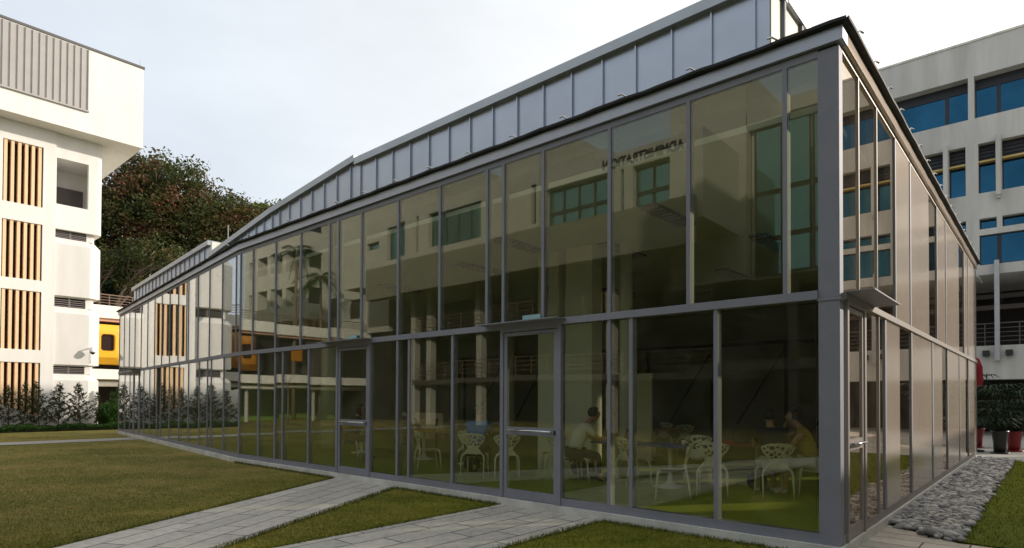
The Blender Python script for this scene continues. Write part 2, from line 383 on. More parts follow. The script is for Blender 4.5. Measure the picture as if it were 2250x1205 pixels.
# ================================================================== GROUND
def sheet(name, poly, z, m, kind='structure'):
    mb = MB(); mb.face([(x, y, z) for x, y in poly]); o = build(name, mb, m, None, recalc=False); o['kind'] = kind; return o
sheet('ground', [(-300, -300), (300, -300), (300, 300), (-300, 300)], -.012, M['grass'])
ang1 = math.atan2(.975, .22); ang2 = math.atan2(.757, .653)
M['pave1'] = paver_mat('granite strip paving, far path', ang1, 1.15, .335)
M['pave2'] = paver_mat('granite strip paving, near path', ang2, 1.15, .37, (.1, .05))
M['pave3'] = paver_mat('granite strip paving, side door', math.atan2(dB[1], dB[0]), 1.15, .34)
p1a, p1b = PB.P(9.49, -.02), PB.P(7.46, -.02)
sheet('garden_path', [(p1a[0] - .225 * 60 * .98, p1a[1] - 60 * .975), (p1b[0] - .225 * 60 * .98, p1b[1] - 60 * .975), p1b[:2], p1a[:2]][::1], .004, M['pave1'])
p2a, p2b = PB.P(4.80, -.02), PB.P(2.93, -.02)
sheet('garden_path', [(p2a[0] - .652 * 9, p2a[1] - .758 * 9), (p2b[0] - .652 * 9, p2b[1] - .758 * 9), p2b[:2], p2a[:2]], .008, M['pave2'])
sheet('footpath', PB.poly([(25.2, -30), (26.8, -30), (26.8, 1.42), (25.2, 1.23)]), .004, M['paving_plain'])
sheet('side_lawn', PB.poly([(-.80, 1.75), (-.86, 14.45), (-14, 14.45), (-14, 1.4)]), .002, M['grassgreen'])
sheet('door_pavement', PB.poly([(-.02, .02), (-.02, 2.28), (-.42, 1.95), (-.84, 1.62), (-9, 1.3), (-9, -1.5), (-.02, -1.5)][::-1]), .006, M['pave3'])
sheet('plaza', PB.poly([(16, 15.1), (16, 60), (-40, 60), (-40, 14.6), (-1.0, 14.6), (-1.0, 14.9), (-.02, 14.9), (-.02, 15.1)]), .005, M['paving_plain'])
# pebble strip along the side front: far too many stones to count
sheet('pebble_trench', PB.poly([(-.005, 2.26), (-.005, 14.8), (-.86, 14.6), (-.82, 1.62), (-.42, 1.93)]), .003, M['soil'])
def ico():
    bm = bmesh.new(); bmesh.ops.create_icosphere(bm, subdivisions=2, radius=1)
    v = np.array([x.co[:] for x in bm.verts]); f = np.array([[q.index for q in p.verts] for p in bm.faces]); bm.free(); return v, f
IV, IF = ico()
def pebbles():
    Vs, Fs, n = [], [], 0
    b = 1.62
    pts = []
    while b < 14.75:
        a = -.01
        step = .078 if b < 6 else .098
        while a > -.85:
            lo = 1.62 + (.66 if a > -.42 else .32) * (1 - abs(a) / .85) * .95
            aa, bb = a + random.uniform(-.03, .03), b + random.uniform(-.04, .04)
            if bb > lo + .03: pts.append((aa, bb))
            a -= step * random.uniform(.75, 1.15)
        b += step * .72
    for a, bb in pts:
        s = random.uniform(.032, .058) * (1.25 if random.random() < .12 else 1)
        sc = np.array([s * random.uniform(.95, 1.5), s * random.uniform(.75, 1.0), s * random.uniform(.5, .72)])
        th = random.uniform(0, 6.28); tl = random.uniform(-.35, .35)
        v = IV * sc * (1 + .07 * np.sin(IV[:, [1, 2, 0]] * 3 + th))
        c, s_ = math.cos(tl), math.sin(tl); v = v @ np.array([[c, 0, -s_], [0, 1, 0], [s_, 0, c]])
        c, s_ = math.cos(th), math.sin(th); v = v @ np.array([[c, s_, 0], [-s_, c, 0], [0, 0, 1]])
        p = PB.P(a, bb, random.uniform(.02, .06)); Vs.append(v + np.array(p)); Fs.append(IF + n); n += len(IV)
    o = np_mesh('pebble_bed', np.concatenate(Vs), np.concatenate(Fs), M['pebble'], None, True)
    tag(o, 'bed of grey rounded pebbles along the side front of the glass pavilion', 'pebbles', None, 'stuff')
pebbles()
# grass blades on the near lawns
def in_path(x, y):
    for (ax, ay), (bx, by), d in (((p1a[0], p1a[1]), (p1b[0], p1b[1]), (.2205, .975)), ((p2a[0], p2a[1]), (p2b[0], p2b[1]), (.652, .758))):
        # signed side of both edge lines
        ca = (x - ax) * d[1] - (y - ay) * d[0]; cb = (x - bx) * d[1] - (y - by) * d[0]
        hit = (ca > -.01) & (cb < .01)
        yield hit
def blades(name, xy, hmin, hmax, m, label):
    n = len(xy); th = RNG.uniform(0, 6.28, n); h = RNG.uniform(hmin, hmax, n); w = RNG.uniform(.003, .0065, n)
    ln = RNG.normal(0, .45, (n, 2)) * h[:, None]
    V = np.zeros((n, 3, 3)); ex = np.stack([np.cos(th), np.sin(th)], 1) * w[:, None]
    V[:, 0, :2] = xy - ex; V[:, 1, :2] = xy + ex; V[:, 2, :2] = xy + ln; V[:, 2, 2] = h; V[:, :2, 2] = -.005
    o = np_mesh(name, V.reshape(-1, 3), np.arange(n * 3).reshape(-1, 3), m)
    tag(o, label, 'grass', None, 'stuff')
def near_points(n):
    # density falls with distance from the viewer
    d = 6.2 * np.exp(RNG.uniform(0, math.log(26 / 6.2), n)); t = RNG.uniform(-.92, .55, n)
    x = d * t; y = d
    rel = np.stack([x, y], 1) - Cn; a = rel @ dB; b = rel @ dR
    relk = np.stack([x, y], 1) - Kk; bk = relk @ nAin
    ok = (b < -.04) & ((a < LB) | (bk < -.04)) & (a > .0)
    ok &= ~((a > 25.1) & (a < 26.9))
    for h in in_path(x, y): ok &= ~h
    return np.stack([x, y], 1)[ok]
blades('lawn_grass', near_points(330000), .008, .026, M['blade'], 'short brownish grass of the lawn in front of the glass pavilion')
E_ = []
for (a, d) in ((p1a, (.2205, .975)), (p1b, (.2205, .975)), (p2a, (.652, .758)), (p2b, (.652, .758))):
    t = RNG.uniform(0.05, 9, 2600); s = -1 if a in (p1a, p2a) else 1
    j = RNG.exponential(.018, 2600) - .02
    nx, ny = d[1] * s, -d[0] * s
    E_.append(np.stack([a[0] - d[0] * t + nx * j, a[1] - d[1] * t + ny * j], 1))
t = RNG.uniform(0, LB, 5000); j = RNG.exponential(.02, 5000)
q = np.array([PB.P(a, -.055 - b)[:2] for a, b in zip(t, j)]); keep = ~(((t > 7.4) & (t < 9.5)) | ((t > 2.9) & (t < 4.85))); E_.append(q[keep])
blades('edge_grass', np.concatenate(E_), .025, .065, M['blade2'], 'longer green grass fringing the paths and the pavilion plinth')
# dry leaves blown over lawn and paths
q = near_points(900)[:190]; n = len(q); V = []
for k in range(n):
    th = RNG.uniform(0, 6.28); L = RNG.uniform(.018, .042); c, s_ = math.cos(th) * L, math.sin(th) * L; z = .022
    V += [(q[k, 0] - c, q[k, 1] - s_, z), (q[k, 0] + s_ * .4, q[k, 1] - c * .4, z + .008), (q[k, 0] + c, q[k, 1] + s_, z + .004), (q[k, 0] - s_ * .4, q[k, 1] + c * .4, z + .010)]
o = np_mesh('fallen_leaves', np.array(V), np.arange(n * 4).reshape(-1, 4), blade_mat('dry leaf', [(0, (.16, .07, .025)), (.5, (.28, .15, .05)), (1, (.10, .06, .03))])); tag(o, 'dry brown leaves scattered thinly over the lawn', 'leaves', None, 'stuff')
n = 26000; a = RNG.uniform(-5, -.83, n); b = RNG.uniform(1.6, 14.4, n)
blades('side_grass', np.array([PB.P(x, y)[:2] for x, y in zip(a, b)]), .02, .05, M['blade2'], 'green mown grass beside the pebble strip')

# ================================================================== GLASS PAVILION
pav = thing('glass_pavilion', (Cn[0], Cn[1], 0), 'long low pavilion of tinted glass and grey metal with zinc clad upper storey', 'pavilion')
ZP, ZT0, ZT1, ZG1, ZF0, ZF1 = .13, 2.735, 2.83, 5.36, 5.44, 5.60
foot = [(0, 0), (LB, 0)]; endA = np.array([LB + LA * .9927, LA * .1203])
foot_all = foot + [tuple(endA), (30.1, 7.6), (12, LR), (0, LR)]
mb = MB(); mb.prism(PB.poly([(.02, .02), (LB, .02), (endA[0] - .02, endA[1] + .02), (30.08, 7.6), (12, LR - .02), (.02, LR - .02)]), .02, ZP - .002); build('floor', mb, M['limefloor'], pav)
mb = MB()
PB.box(mb, -.03, LB, -.05, .20, -.05, ZP - .02); PA.box(mb, .012, LA + .02, -.05, .20, -.05, ZP - .02)
PB.box(mb, -.03, .2, .2, LR, -.05, ZP - .02)
build('plinth', mb, M['plinth'], pav)
# bottom, middle and top rails
mb = MB()
for fr, a0, a1 in ((PB, .21, LB), (PA, .0, LA)):
    fr.box(mb, a0, a1, 0, .12, ZP - .018, ZP + .09); fr.box(mb, a0, a1, .0, .12, ZG1, ZF0)
build('front_sill_rail', mb, M['alu'], pav)
mb = MB(); PB.box(mb, .212, LB, -.028, .13, ZT0, ZT1); PA.box(mb, 0, LA, -.028, .13, ZT0, ZT1); build('front_transom', mb, M['alu'], pav)
mb = MB(); PR.box(mb, .14, LR, 0, .12, ZP - .018, ZP + .08); PR.box(mb, .14, LR, 0, .12, ZF0 - .035, ZF0 - .013); build('side_sill_rail', mb, M['alu_warm'], pav)
mb = MB(); PR.box(mb, .142, LR, -.03, .13, ZT0, ZT1 - .02); build('side_transom', mb, M['alu_warm'], pav)
mb = MB(); PB.box(mb, .0, .21, .0, .14, -.04, ZT0); build('corner_column', mb, M['alu'], pav)
mb = MB(); PB.box(mb, .0, .21, .0, .14, ZT0 + .015, ZF0 - .02); mb2 = mb; build('corner_column', mb2, M['alu'], pav)
mb = MB(); PB.box(mb, -.012, .222, -.012, .152, ZT0 - .02, ZT0 + .012); build('column_joint', mb, M['alu'], pav)
# shadow gap then fascia
mb = MB(); PB.box(mb, .03, LB, .03, .2, ZF0 - .012, ZF0 + .02); PA.box(mb, .0, LA - .03, .03, .2, ZF0 - .012, ZF0 + .02); PR.box(mb, .2, LR, .03, .2, ZF0 - .012, ZF0 + .02); build('shadow_gap', mb, M['gasket'], pav)
def strip3(mb, b0, b1, z0, z1):
    """band that follows front, bend and side"""
    PB.box(mb, b0, LB - b0 * .0, b0, b1, z0, z1); PA.box(mb, 0, LA - b0, b0, b1, z0, z1)
mb = MB(); strip3(mb, -.05, .15, ZF0 + .015, ZF1); build('front_fascia', mb, M['fascia'], pav)
mb = MB(); PR.box(mb, .15, LR + .05, -.05, .15, ZF0 + .015, ZF1 - .003); build('side_fascia', mb, M['panel'], pav)
# roof: wavy thin eave, low slope up to the clerestory
CLq = [(1.0, .85), (13.97, .85)]
offA = lambda s: .85 - .44 * s / 16.
CL_end = (15.97, .41)
mb = MB()
def roof_strip(fr, a0, a1, nseg, cl0, cl1, up):
    prev = None
    for k in range(nseg + 1):
        t = k / nseg; a = a0 + (a1 - a0) * t
        wob = .006 * math.sin(a * 5.1) + .004 * math.sin(a * 12.7 + 1)
        e = fr.P(a, -.12, ZF1 + .012 + wob); c = fr.P(a + (cl0 * (1 - t) + cl1 * t), .95, ZF1 + up)
        u = fr.P(a, -.12, ZF1 + .046 + wob); cu = (c[0], c[1], c[2] + .05); m_ = fr.P(a, .1, ZF1 + .004)
        if prev:
            pe, pc, pu, pcu, pm = prev
            mb.face([pe, e, u, pu]); mb.face([pu, u, cu, pcu]); mb.face([pe, pm, m_, e])
        prev = (e, c, u, cu, m_)
roof_strip(PB, -.10, LB, 90, 1.1, 0, .14); roof_strip(PA, 0, LA + .1, 60, 0, -.6, .14); roof_strip(PR, -.10, LR + .2, 60, 1.1, 0, .14)
build('roof', mb, M['roof'], pav, recalc=False)
mb = MB(); mb.prism(PB.poly([(.3, .3), (LB, .3), (endA[0] - .3, endA[1] + .3), (29.8, 7.4), (12, LR - .1), (.3, LR - .1)]), 5.26, ZF1 - .02); build('roof_slab', mb, M['intwall'], pav)
# small clips along the eave
def clip(fr, a, b, z):
    mb = MB(); p0 = fr.P(a, b, z + .055); p1 = fr.P(a + .10, b - .05, z + .085); mb.tube([p0, ((p0[0] + p1[0]) / 2, (p0[1] + p1[1]) / 2, z + .095), p1], .011, 6); build('eave_clip', mb, M['steel'], pav)
for k in range(14): clip(PB, .6 + k * .97, -.08, ZF1 + .01)
for k in range(9): clip(PA, .6 + k * 1.9, -.08, ZF1 + .01)
for k in range(18): clip(PR, .35 + k * .8, -.09, ZF1 + .01)
# clerestory storey
zc = 5.55
Q = PB.P(13.97, .85)[:2]; FA = PA.P(15.97, .41)[:2]
vA = (np.array(FA) - np.array(Q)); lenA = np.linalg.norm(vA); vA /= lenA; nA2 = np.array([vA[1], -vA[0]]); nA2 = nA2 if nA2 @ nAin > 0 else -nA2
CA = Fr(Q, vA, nA2); CBf = PB
sM = 5.1     # where the lower middle block meets the taller far block
bk = 11.0
mb = MB(); mb.prism(PB.poly([(1.0, .85), (10.05, .85), (10.05, bk), (1.0, bk)]), zc, [7.06, 7.03, 7.03, 7.06])
for k in range(17):                       # standing seams
    a = 1.18 + .5815 * k
    if a < 10: PB.box(mb, a - .011, a + .011, .815, .86, zc, 6.93)
c1 = build('zinc_cladding', mb, M['zinc'], pav)
poly2 = PB.poly([(10.05, .85), (13.97, .85)]) + [CA.P(sM, 0)[:2], CA.P(sM, 6)[:2], PB.P(13.97, bk)[:2], PB.P(10.05, bk)[:2]]
mb = MB(); mb.prism(poly2, zc, [7.11, 6.70, 6.36, 6.36, 6.7, 7.11])
for a in (10.29, 10.85, 11.4, 11.95, 12.5, 13.05, 13.55, 13.95): PB.box(mb, a - .011, a + .011, .815, .86, zc, 7.03 - (a - 10.05) * .105)
for k in range(9):
    s = .55 + .573 * k
    if s < sM - .1: CA.box(mb, s - .011, s + .011, -.035, .01, zc, 6.57 - s * .064)
c2 = build('zinc_cladding', mb, M['zinc'], pav)
mb = MB(); mb.prism(CA.poly([(sM, 0), (lenA, 0), (lenA, 4.4), (sM, 4.4)]), zc, [6.80, 6.64, 6.64, 6.80])
for k in range(9, 27):
    s = .55 + .573 * k
    if sM < s < lenA - .1: CA.box(mb, s - .011, s + .011, -.035, .01, zc, 6.68 - (s - sM) * .0148)
c3 = build('zinc_cladding', mb, M['zinc'], pav)
# white ends that catch the sun (the side of the near block and the step of the far block)
mb = MB(); PB.box(mb, .985, 1.0, .87, bk, zc, 7.0); build('end_wall', mb, M['whitepaint'], pav)
mb = MB(); mb.prism([CA.P(sM - .012, .03)[:2], CA.P(sM, .03)[:2], CA.P(sM, 4.4)[:2], CA.P(sM - .012, 4.4)[:2]], zc, 6.79); build('end_wall', mb, M['whitepaint'], pav)
mb = MB()
for k in range(12): PB.box(mb, .94, .99, 1.25 + k * .75, 1.31 + k * .75, zc, 7.0)
build('end_rib', mb, M['alu'], pav)
mb = MB()
def coping(fr, a0, a1, b, z0, z1, t=.13, bw=.5, out=.10):
    q = [fr.P(a0, b - out), fr.P(a1, b - out), fr.P(a1, b + bw), fr.P(a0, b + bw)]
    mb.hexa([(q[0][0], q[0][1], z0 - t), (q[1][0], q[1][1], z1 - t), (q[2][0], q[2][1], z1 - t), (q[3][0], q[3][1], z0 - t),
             (q[0][0], q[0][1], z0 + .02), (q[1][0], q[1][1], z1 + .02), (q[2][0], q[2][1], z1 + .02), (q[3][0], q[3][1], z0 + .02)])
coping(PB, .93, 10.05, .85, 7.06, 7.03); coping(PB, 10.06, 13.99, .85, 7.11, 6.70); coping(CA, 0.0, sM, 0, 6.70, 6.36); coping(CA, sM + .005, lenA + .05, 0, 6.80, 6.64)
q0 = PB.P
PB.box(mb, .92, 1.2, 1.36, bk, 6.95, 7.07)
build('coping', mb, M['zinc_cap'], pav)
for s, h in ((sM - .12, .55), (lenA - .6, .42)):
    p = CA.P(s, .5, 6.5); mb = MB(); mb.tube([p, (p[0], p[1], 6.85 + h)], .018, 6); build('lightning_rod', mb, M['steel'], pav)

# mullions and panes
def mull(fr, a, z0, z1, w=.06, d=.11, m='alu', proud=.006, name='mullion'):
    mb = MB(); fr.box(mb, a - w / 2, a + w / 2, -proud, d, z0, z1); return build(name, mb, M[m], pav)
def pane(fr, a0, a1, z0, z1, m='glass', b=.010, t=.022, name='glass_pane'):
    mb = MB(); fr.box(mb, a0, a1, b, b + t, z0, z1); return build(name, mb, M[m], pav)
ZL0, ZL1, ZU0, ZU1 = ZP + .09, ZT0, ZT1, ZG1
def run(fr, xs, a0, a1, z0, z1, w=.05):
    xs = sorted(xs)
    for x in xs: mull(fr, x, z0, z1, w)
    e = [a0] + xs + [a1]
    for p, q in zip(e[:-1], e[1:]):
        if q - p > .09: pane(fr, p + (.03 if p != a0 else 0), q - (.03 if q != a1 else 0), z0, z1)
run(PB, [.55, 1.70, 2.85, 4.01, 4.81, 5.17, 6.31, 7.47, 8.64, 9.46, 9.80, 10.97, 12.12, 13.27, 13.95], .21, LB, ZU0, ZU1)
low = [1.35, 2.51, 2.85, 5.97, 7.13, 7.47, 10.6, 11.74, 12.1, 12.92, 13.97]
for x in low: mull(PB, x, ZL0, ZL1, .052)
for p, q in ((.21, 1.35), (1.35, 2.51), (2.51, 2.85), (2.85, 3.66), (4.85, 5.97), (5.97, 7.13), (7.13, 7.47), (7.47, 8.31), (9.49, 10.6), (10.6, 11.74), (11.74, 12.1), (12.1, 12.92), (12.92, 13.97)):
    pane(PB, p + .03, q - .03, ZL0, ZL1)
run(PA, [.26, 1.42, 2.62, 3.80, 4.90, 5.12, 6.17, 7.33, 8.50, 9.65, 10.85, 12.05, 13.3, 14.5, 15.7, 16.85], 0, LA - .02, ZU0, ZU1, .034)
run(PA, [1.22, 2.38, 2.75, 3.6, 4.81, 5.97, 7.29, 8.57, 9.18, 10.37, 11.44, 12.25], 0, 12.25, ZL0, ZL1, .034)
run(PA, [13.45, 14.25, 15.4, 16.85], 13.45, LA - .02, ZL0, ZL1, .034)
# side front: thin glazing bars, glass and blank metal panels
for a, w, m in ((.84, .03, 'alu_warm'), (1.81, .03, 'alu_warm'), (3.03, .06, 'alu'), (4.24, .09, 'alu'), (7.13, .05, 'alu'), (8.44, .07, 'alu'), (11.86, .07, 'alu'), (12.79, .06, 'alu'), (14.90, .05, 'alu')):
    mull(PR, a, ZU0 - .02, ZF0 - .036, w, .11, m, .008)
for p, q in ((.14, .82), (.86, 1.79), (1.83, 3.0), (6.19, 7.1), (10.82, 11.82)): pane(PR, p, q, ZU0 - .02, ZF0 - .036, 'glass_side')
for a, w, m in ((1.13, .10, 'alu_warm'), (1.89, .035, 'alu_warm'), (2.30, .09, 'alu'), (4.29, .09, 'alu'), (6.50, .12, 'alu'), (8.60, .08, 'alu'), (10.75, .08, 'alu'), (12.78, .08, 'alu'), (14.90, .05, 'alu')):
    mull(PR, a, ZL0 - .01, ZL1, w, .11, m, .008)
for p, q in ((1.18, 1.87), (1.91, 2.26), (3.34, 4.25), (7.85, 8.56), (12.14, 12.74)): pane(PR, p, q, ZL0 - .01, ZL1, 'glass_side')
def blank(p, q, z0, z1):
    mb = MB(); PR.box(mb, p, q, .003, .06, z0, z1); build('metal_panel', mb, M['panel'], pav)
for p, q in ((3.07, 4.18), (4.30, 6.18), (7.17, 8.39), (8.49, 10.81), (11.91, 12.75), (12.83, 14.86)): blank(p, q, ZU0 - .02, ZF0 - .036)
for p, q in ((2.36, 3.33), (4.35, 6.43), (6.57, 7.84), (8.65, 10.70), (10.80, 12.13), (12.83, 14.86)): blank(p, q, ZL0 - .01, ZL1)
# back and far end of the interior
mb = MB(); PB.box(mb, .1, 12, LR - .12, LR, ZP - .01, 5.25); mb.prism(PB.poly([(12, LR), (12, LR - .12), (30.0, 7.45), (30.05, 7.57)]), ZP - .01, 5.25); build('back_wall', mb, M['intwall'], pav)
mb = MB(); mb.prism(PB.poly([(endA[0] - .03, endA[1] + .1), (30.05, 7.45), (29.93, 7.45), (endA[0] - .15, endA[1] + .1)]), ZP, 5.25); build('far_end_wall', mb, M['intwall'], pav)
mb = MB(); mb.prism(PB.poly([(.2, .2), (LB, .2), (endA[0] - .25, endA[1] + .25), (29.7, 7.3), (12, LR - .16), (.2, LR - .16)]), 4.86, 4.94); build('ceiling', mb, M['ceiling'], pav)
mb = MB(); PB.box(mb, 5.45, 6.12, 3.42, 3.8, ZP, 4.85); PB.box(mb, 6.30, 6.86, 3.40, 3.7, ZP, 4.85); build('pier', mb, M['whitepaint'], pav)
for a, b, r in ((4.75, 3.6, .13), (14.9, 3.3, .3), (1.7, 6.5, .13), (8.6, 7.2, .13), (20.5, 6.5, .2), (12.2, 8.5, .13)):
    mb = MB(); p = PB.P(a, b); mb.lathe((p[0], p[1], 0), [(r, ZP), (r, 4.85)], 20); build('interior_column', mb, M['whitepaint'], pav, True)
mb = MB()
for k in range(9):                   # braced steel frame standing before the back wall
    a = 2 + k * 2.3; PB.box(mb, a, a + .07, 12.0, 12.1, ZP, 3.35)
    p0, p1 = PB.P(a, 12.05, 3.3), PB.P(a + 1.5, 12.05, .9); mb.tube([p0, p1], .03, 6)
PB.box(mb, 2, 20.5, 12.0, 12.1, 3.35, 3.45); build('steel_frame', mb, M['louvre'], pav)
# front doors
def door(fr, a0, a1, label, hinge_right=True, m='alu', gm='glass', top=2.69, bout=.0):
    mb = MB(); st = .065
    fr.box(mb, a0, a0 + st, -.02, .09, ZP - .01, ZT0); fr.box(mb, a1 - st, a1, -.02, .09, ZP - .01, ZT0); fr.box(mb, a0 + st, a1 - st, -.02, .09, top, ZT0)
    d = build('door_frame', mb, M[m], pav)
    mb = MB(); i0, i1 = a0 + st + .012, a1 - st - .012; s2 = .055
    fr.box(mb, i0, i0 + s2, -.005, .05, ZP, top - .012); fr.box(mb, i1 - s2, i1, -.005, .05, ZP, top - .012)
    fr.box(mb, i0 + s2, i1 - s2, -.005, .05, ZP, ZP + .13); fr.box(mb, i0 + s2, i1 - s2, -.005, .05, top - .065, top - .012)
    fr.box(mb, i0 + s2, i1 - s2, -.005, .05, 1.10, 1.22)
    d = build('door', mb, M[m], pav); d['label'] = label
    for z0, z1 in ((ZP + .13, 1.10), (1.22, top - .065)):
        mb = MB(); fr.box(mb, i0 + s2, i1 - s2, .012, .03, z0, z1); build('door_pane', mb, M[gm], d)
    mb = MB(); mb.tube([fr.P(i0 + s2 * 1.0, -.06, 1.17), fr.P(i1 - s2 - .06, -.06, 1.17)], .016, 8)
    for a in (i0 + s2 + .08, i1 - s2 - .14): mb.tube([fr.P(a, -.06, 1.17), fr.P(a, .0, 1.17)], .012, 6)
    build('push_bar', mb, M['steel'], d, True)
    mb = MB(); fr.box(mb, i0 + .02, i0 + .055, -.013, .0, 1.12, 1.19); build('lock_plate', mb, M['gasket'], d)
    return d
door(PB, 3.66, 4.85, 'glazed metal door in the front nearest the corner')
door(PB, 8.31, 9.49, 'glazed metal door at the middle of the front')
door(PA, 12.27, 13.43, 'glazed metal door near the far end of the front')
door(PR, .24, 1.10, 'glazed metal door in the side front by the corner', m='alu_warm', gm='glass_side')
def canopy(fr, a0, a1, proj, sign=None, m='alu'):
    mb = MB(); fr.box(mb, a0, a1, -proj, -.03, ZT1 - .028, ZT1 - .018); fr.box(mb, a0, a1, -proj - .004, -proj + .004, ZT1 - .030, ZT1 - .014)
    c = build('door_canopy', mb, M[m], pav)
    if sign:
        mb = MB(); fr.box(mb, sign[0], sign[1], -.05, -.032, ZT1 - .015, ZT1 + .085); build('canopy_plate', mb, M['tealplate'], c)
M['tealplate'] = mat('pale teal plate', (.30, .50, .50), .4)
canopy(PB, 3.55, 5.15, .26, (4.02, 4.36)); canopy(PB, 8.2, 9.85, .26, (8.72, 8.98)); canopy(PA, 12.0, 13.7, .34); canopy(PR, .10, 1.52, .30, None, 'alu')

# ------------------------------------------------------------------ inside the pavilion
for i, (a, b, l) in enumerate(((3.3, 2.6, 'nearest the side front'), (5.2, 4.2, 'above the white pier'), (2.6, 5.6, 'behind the corner pane'), (6.6, 2.4, 'over the near door'), (8.8, 3.6, 'over the blue shirted man'), (4.4, 8.2, 'far back on the right'), (8.0, 8.6, 'far back in the middle'), (12.5, 4.0, 'over the middle door'))):
    t = thing('ceiling_light', PB.P(a, b, 4.78), 'long slim fluorescent fitting on the pavilion ceiling, ' + l, 'ceiling light', 'fluorescent fittings on the pavilion ceiling')
    mb = MB(); PB.box(mb, a - .16, a + .16, b - .75, b + .75, 4.82, 4.86); build('housing', mb, M['gasket'], t)
    mb = MB()
    for k in range(9): PB.box(mb, a - .15, a + .15, b - .7 + k * .165, b - .68 + k * .165, 4.785, 4.82)
    build('louvre_grid', mb, M['alu'], t)

def make_chair(loc, rz, label):
    t = thing('perforated_chair', (0, 0, 0), label, 'chair', 'white perforated chairs in the pavilion')
    # seat
    mb = MB(); n, m_ = 12, 10
    def sp(i, j, z):
        u = i / n * 2 - 1; v = j / m_ * 2 - 1
        x = .215 * u * (1 - .12 * v * v) * (.46 + .07 * v); y = .215 * v
        return (x, y, z + .02 * u * u - .018 * (1 - v * v) + (.015 if v > .7 else 0) * -1)
    for i in range(n):
        for j in range(m_):
            for z, fl in ((.455, False), (.432, True)):
                q = [sp(i, j, z), sp(i + 1, j, z), sp(i + 1, j + 1, z), sp(i, j + 1, z)]
                mb.face(q[::-1] if fl else q)
    bmq = build('seat', mb, M['chair'], t, True, recalc=False); weld(bmq)
    # perforated back, waisted where it meets the seat
    hw = lambda s: np.interp(s, [0, .12, .28, .45, .65, .85, .95, 1], [.19, .14, .105, .15, .225, .255, .22, .15])
    def bp(u, s, off):
        w = hw(s); x = w * u
        y = -.205 - .02 * math.sin(s * 3.1) - .13 * s * s + .07 * u * u * s + off
        return (x, y, .445 + .41 * s - .02 * u * u * (s > .9))
    rr = random.Random(5); holes = []
    for _ in range(900):
        u, s, r = rr.uniform(-.9, .9), rr.uniform(.42, .93), rr.choice((.020, .026, .034))
        x = u * hw(s); z = .41 * s
        if abs(x) + r * 1.25 > hw(s) - .012 or z + r > .385: continue
        if all((x - a) ** 2 + (z - b) ** 2 > (r + c + .010) ** 2 for a, b, c, _ in holes): holes.append((x, z, r, rr.uniform(.75, 1.1)))
    mb = MB(); nu, ns = 44, 46
    for i in range(nu):
        for j in range(ns):
            u = (i + .5) / nu * 2 - 1; s = (j + .5) / ns; x = hw(s) * u; z = .41 * s
            if any(((x - a) * e) ** 2 + (z - b) ** 2 < c * c for a, b, c, e in holes): continue
            U = [(i / nu * 2 - 1), ((i + 1) / nu * 2 - 1)]; S = [j / ns, (j + 1) / ns]
            mb.face([bp(U[0], S[0], 0), bp(U[1], S[0], 0), bp(U[1], S[1], 0), bp(U[0], S[1], 0)])
    o = build('backrest', mb, M['chair'], t, True, recalc=False); weld(o)
    md = o.modifiers.new('Solidify', 'SOLIDIFY'); md.thickness = .014; md.offset = 0
    # legs: the back pair sweeps out of the waist
    for sx in (-1, 1):
        mb = MB(); mb.tube([(sx * .12, -.215, .53), (sx * .155, -.215, .468), (sx * .205, -.225, .425), (sx * .225, -.24, .36), (sx * .228, -.27, .15), (sx * .232, -.295, .003)], [.014, .019, .021, .018, .014, .010], 8)
        build('leg', mb, M['chair'], t, True)
        mb = MB(); mb.tube([(sx * .15, .16, .440), (sx * .19, .19, .425), (sx * .205, .20, .36), (sx * .212, .215, .15), (sx * .216, .23, .003)], [.016, .019, .017, .014, .010], 8)
        build('leg', mb, M['chair'], t, True)
    t.location = loc; t.rotation_euler = (0, 0, rz); return t
def weld(o):
    bm = bmesh.new(); bm.from_mesh(o.data); bmesh.ops.remove_doubles(bm, verts=bm.verts, dist=.0006); bmesh.ops.recalc_face_normals(bm, faces=bm.faces); bm.to_mesh(o.data); bm.free()
chairs = [  # a, b (pavilion frame), heading of the sitter (deg, world), label
 (1.66, 2.90, 84, 'white perforated chair under the person in the navy top'),
 (1.22, 3.45, 160, 'white perforated chair under the person in the mustard top'),
 (2.72, 1.55, 165, 'empty white perforated chair in front of the blue table, nearest the glass'),
 (2.45, 2.45, 70, 'white perforated chair with a sunlit rim, between the blue table and the red table'),
 (3.95, 2.55, 20, 'white perforated chair at the left end of the blue table'),
 (3.25, 3.60, 250, 'white perforated chair behind the blue table, back above its far edge'),
 (4.95, 2.10, 10, 'white perforated chair under the reading man in the white shirt'),
 (5.30, 2.25, 15, 'dark looking white perforated chair just behind the reading man'),
 (6.90, 1.50, 80, 'white perforated chair under the man in the blue shirt'),
 (6.25, 1.70, 92, 'white perforated chair seen through the edge of the near door'),
 (5.95, 2.75, 170, 'white perforated chair turned sideways beside the white pier'),
 (8.25, 1.45, 20, 'white perforated chair turned sideways at the long wooden table'),
 (7.60, 2.10, 65, 'white perforated chair left of the blue shirted man'),
 (11.6, 1.75, 5, 'white perforated chair under the dark figure behind the middle door'),
 (7.30, 8.60, 250, 'far white perforated chair left of the orange table'),
 (6.70, 8.90, 255, 'far white perforated chair behind the orange table'),
 (5.90, 8.40, 95, 'far white perforated chair showing its back at the orange table'),
 (1.10, 4.60, 175, 'white perforated chair half hidden by the corner column'),
]
proto = None
for a, b, h, l in chairs:
    loc = PB.P(a, b, ZP); rz = R(h - 90)
    if proto is None: proto = make_chair(loc, rz, l); continue
    c = copy_tree(proto); c.location = loc; c.rotation_euler = (0, 0, rz); c['label'] = l

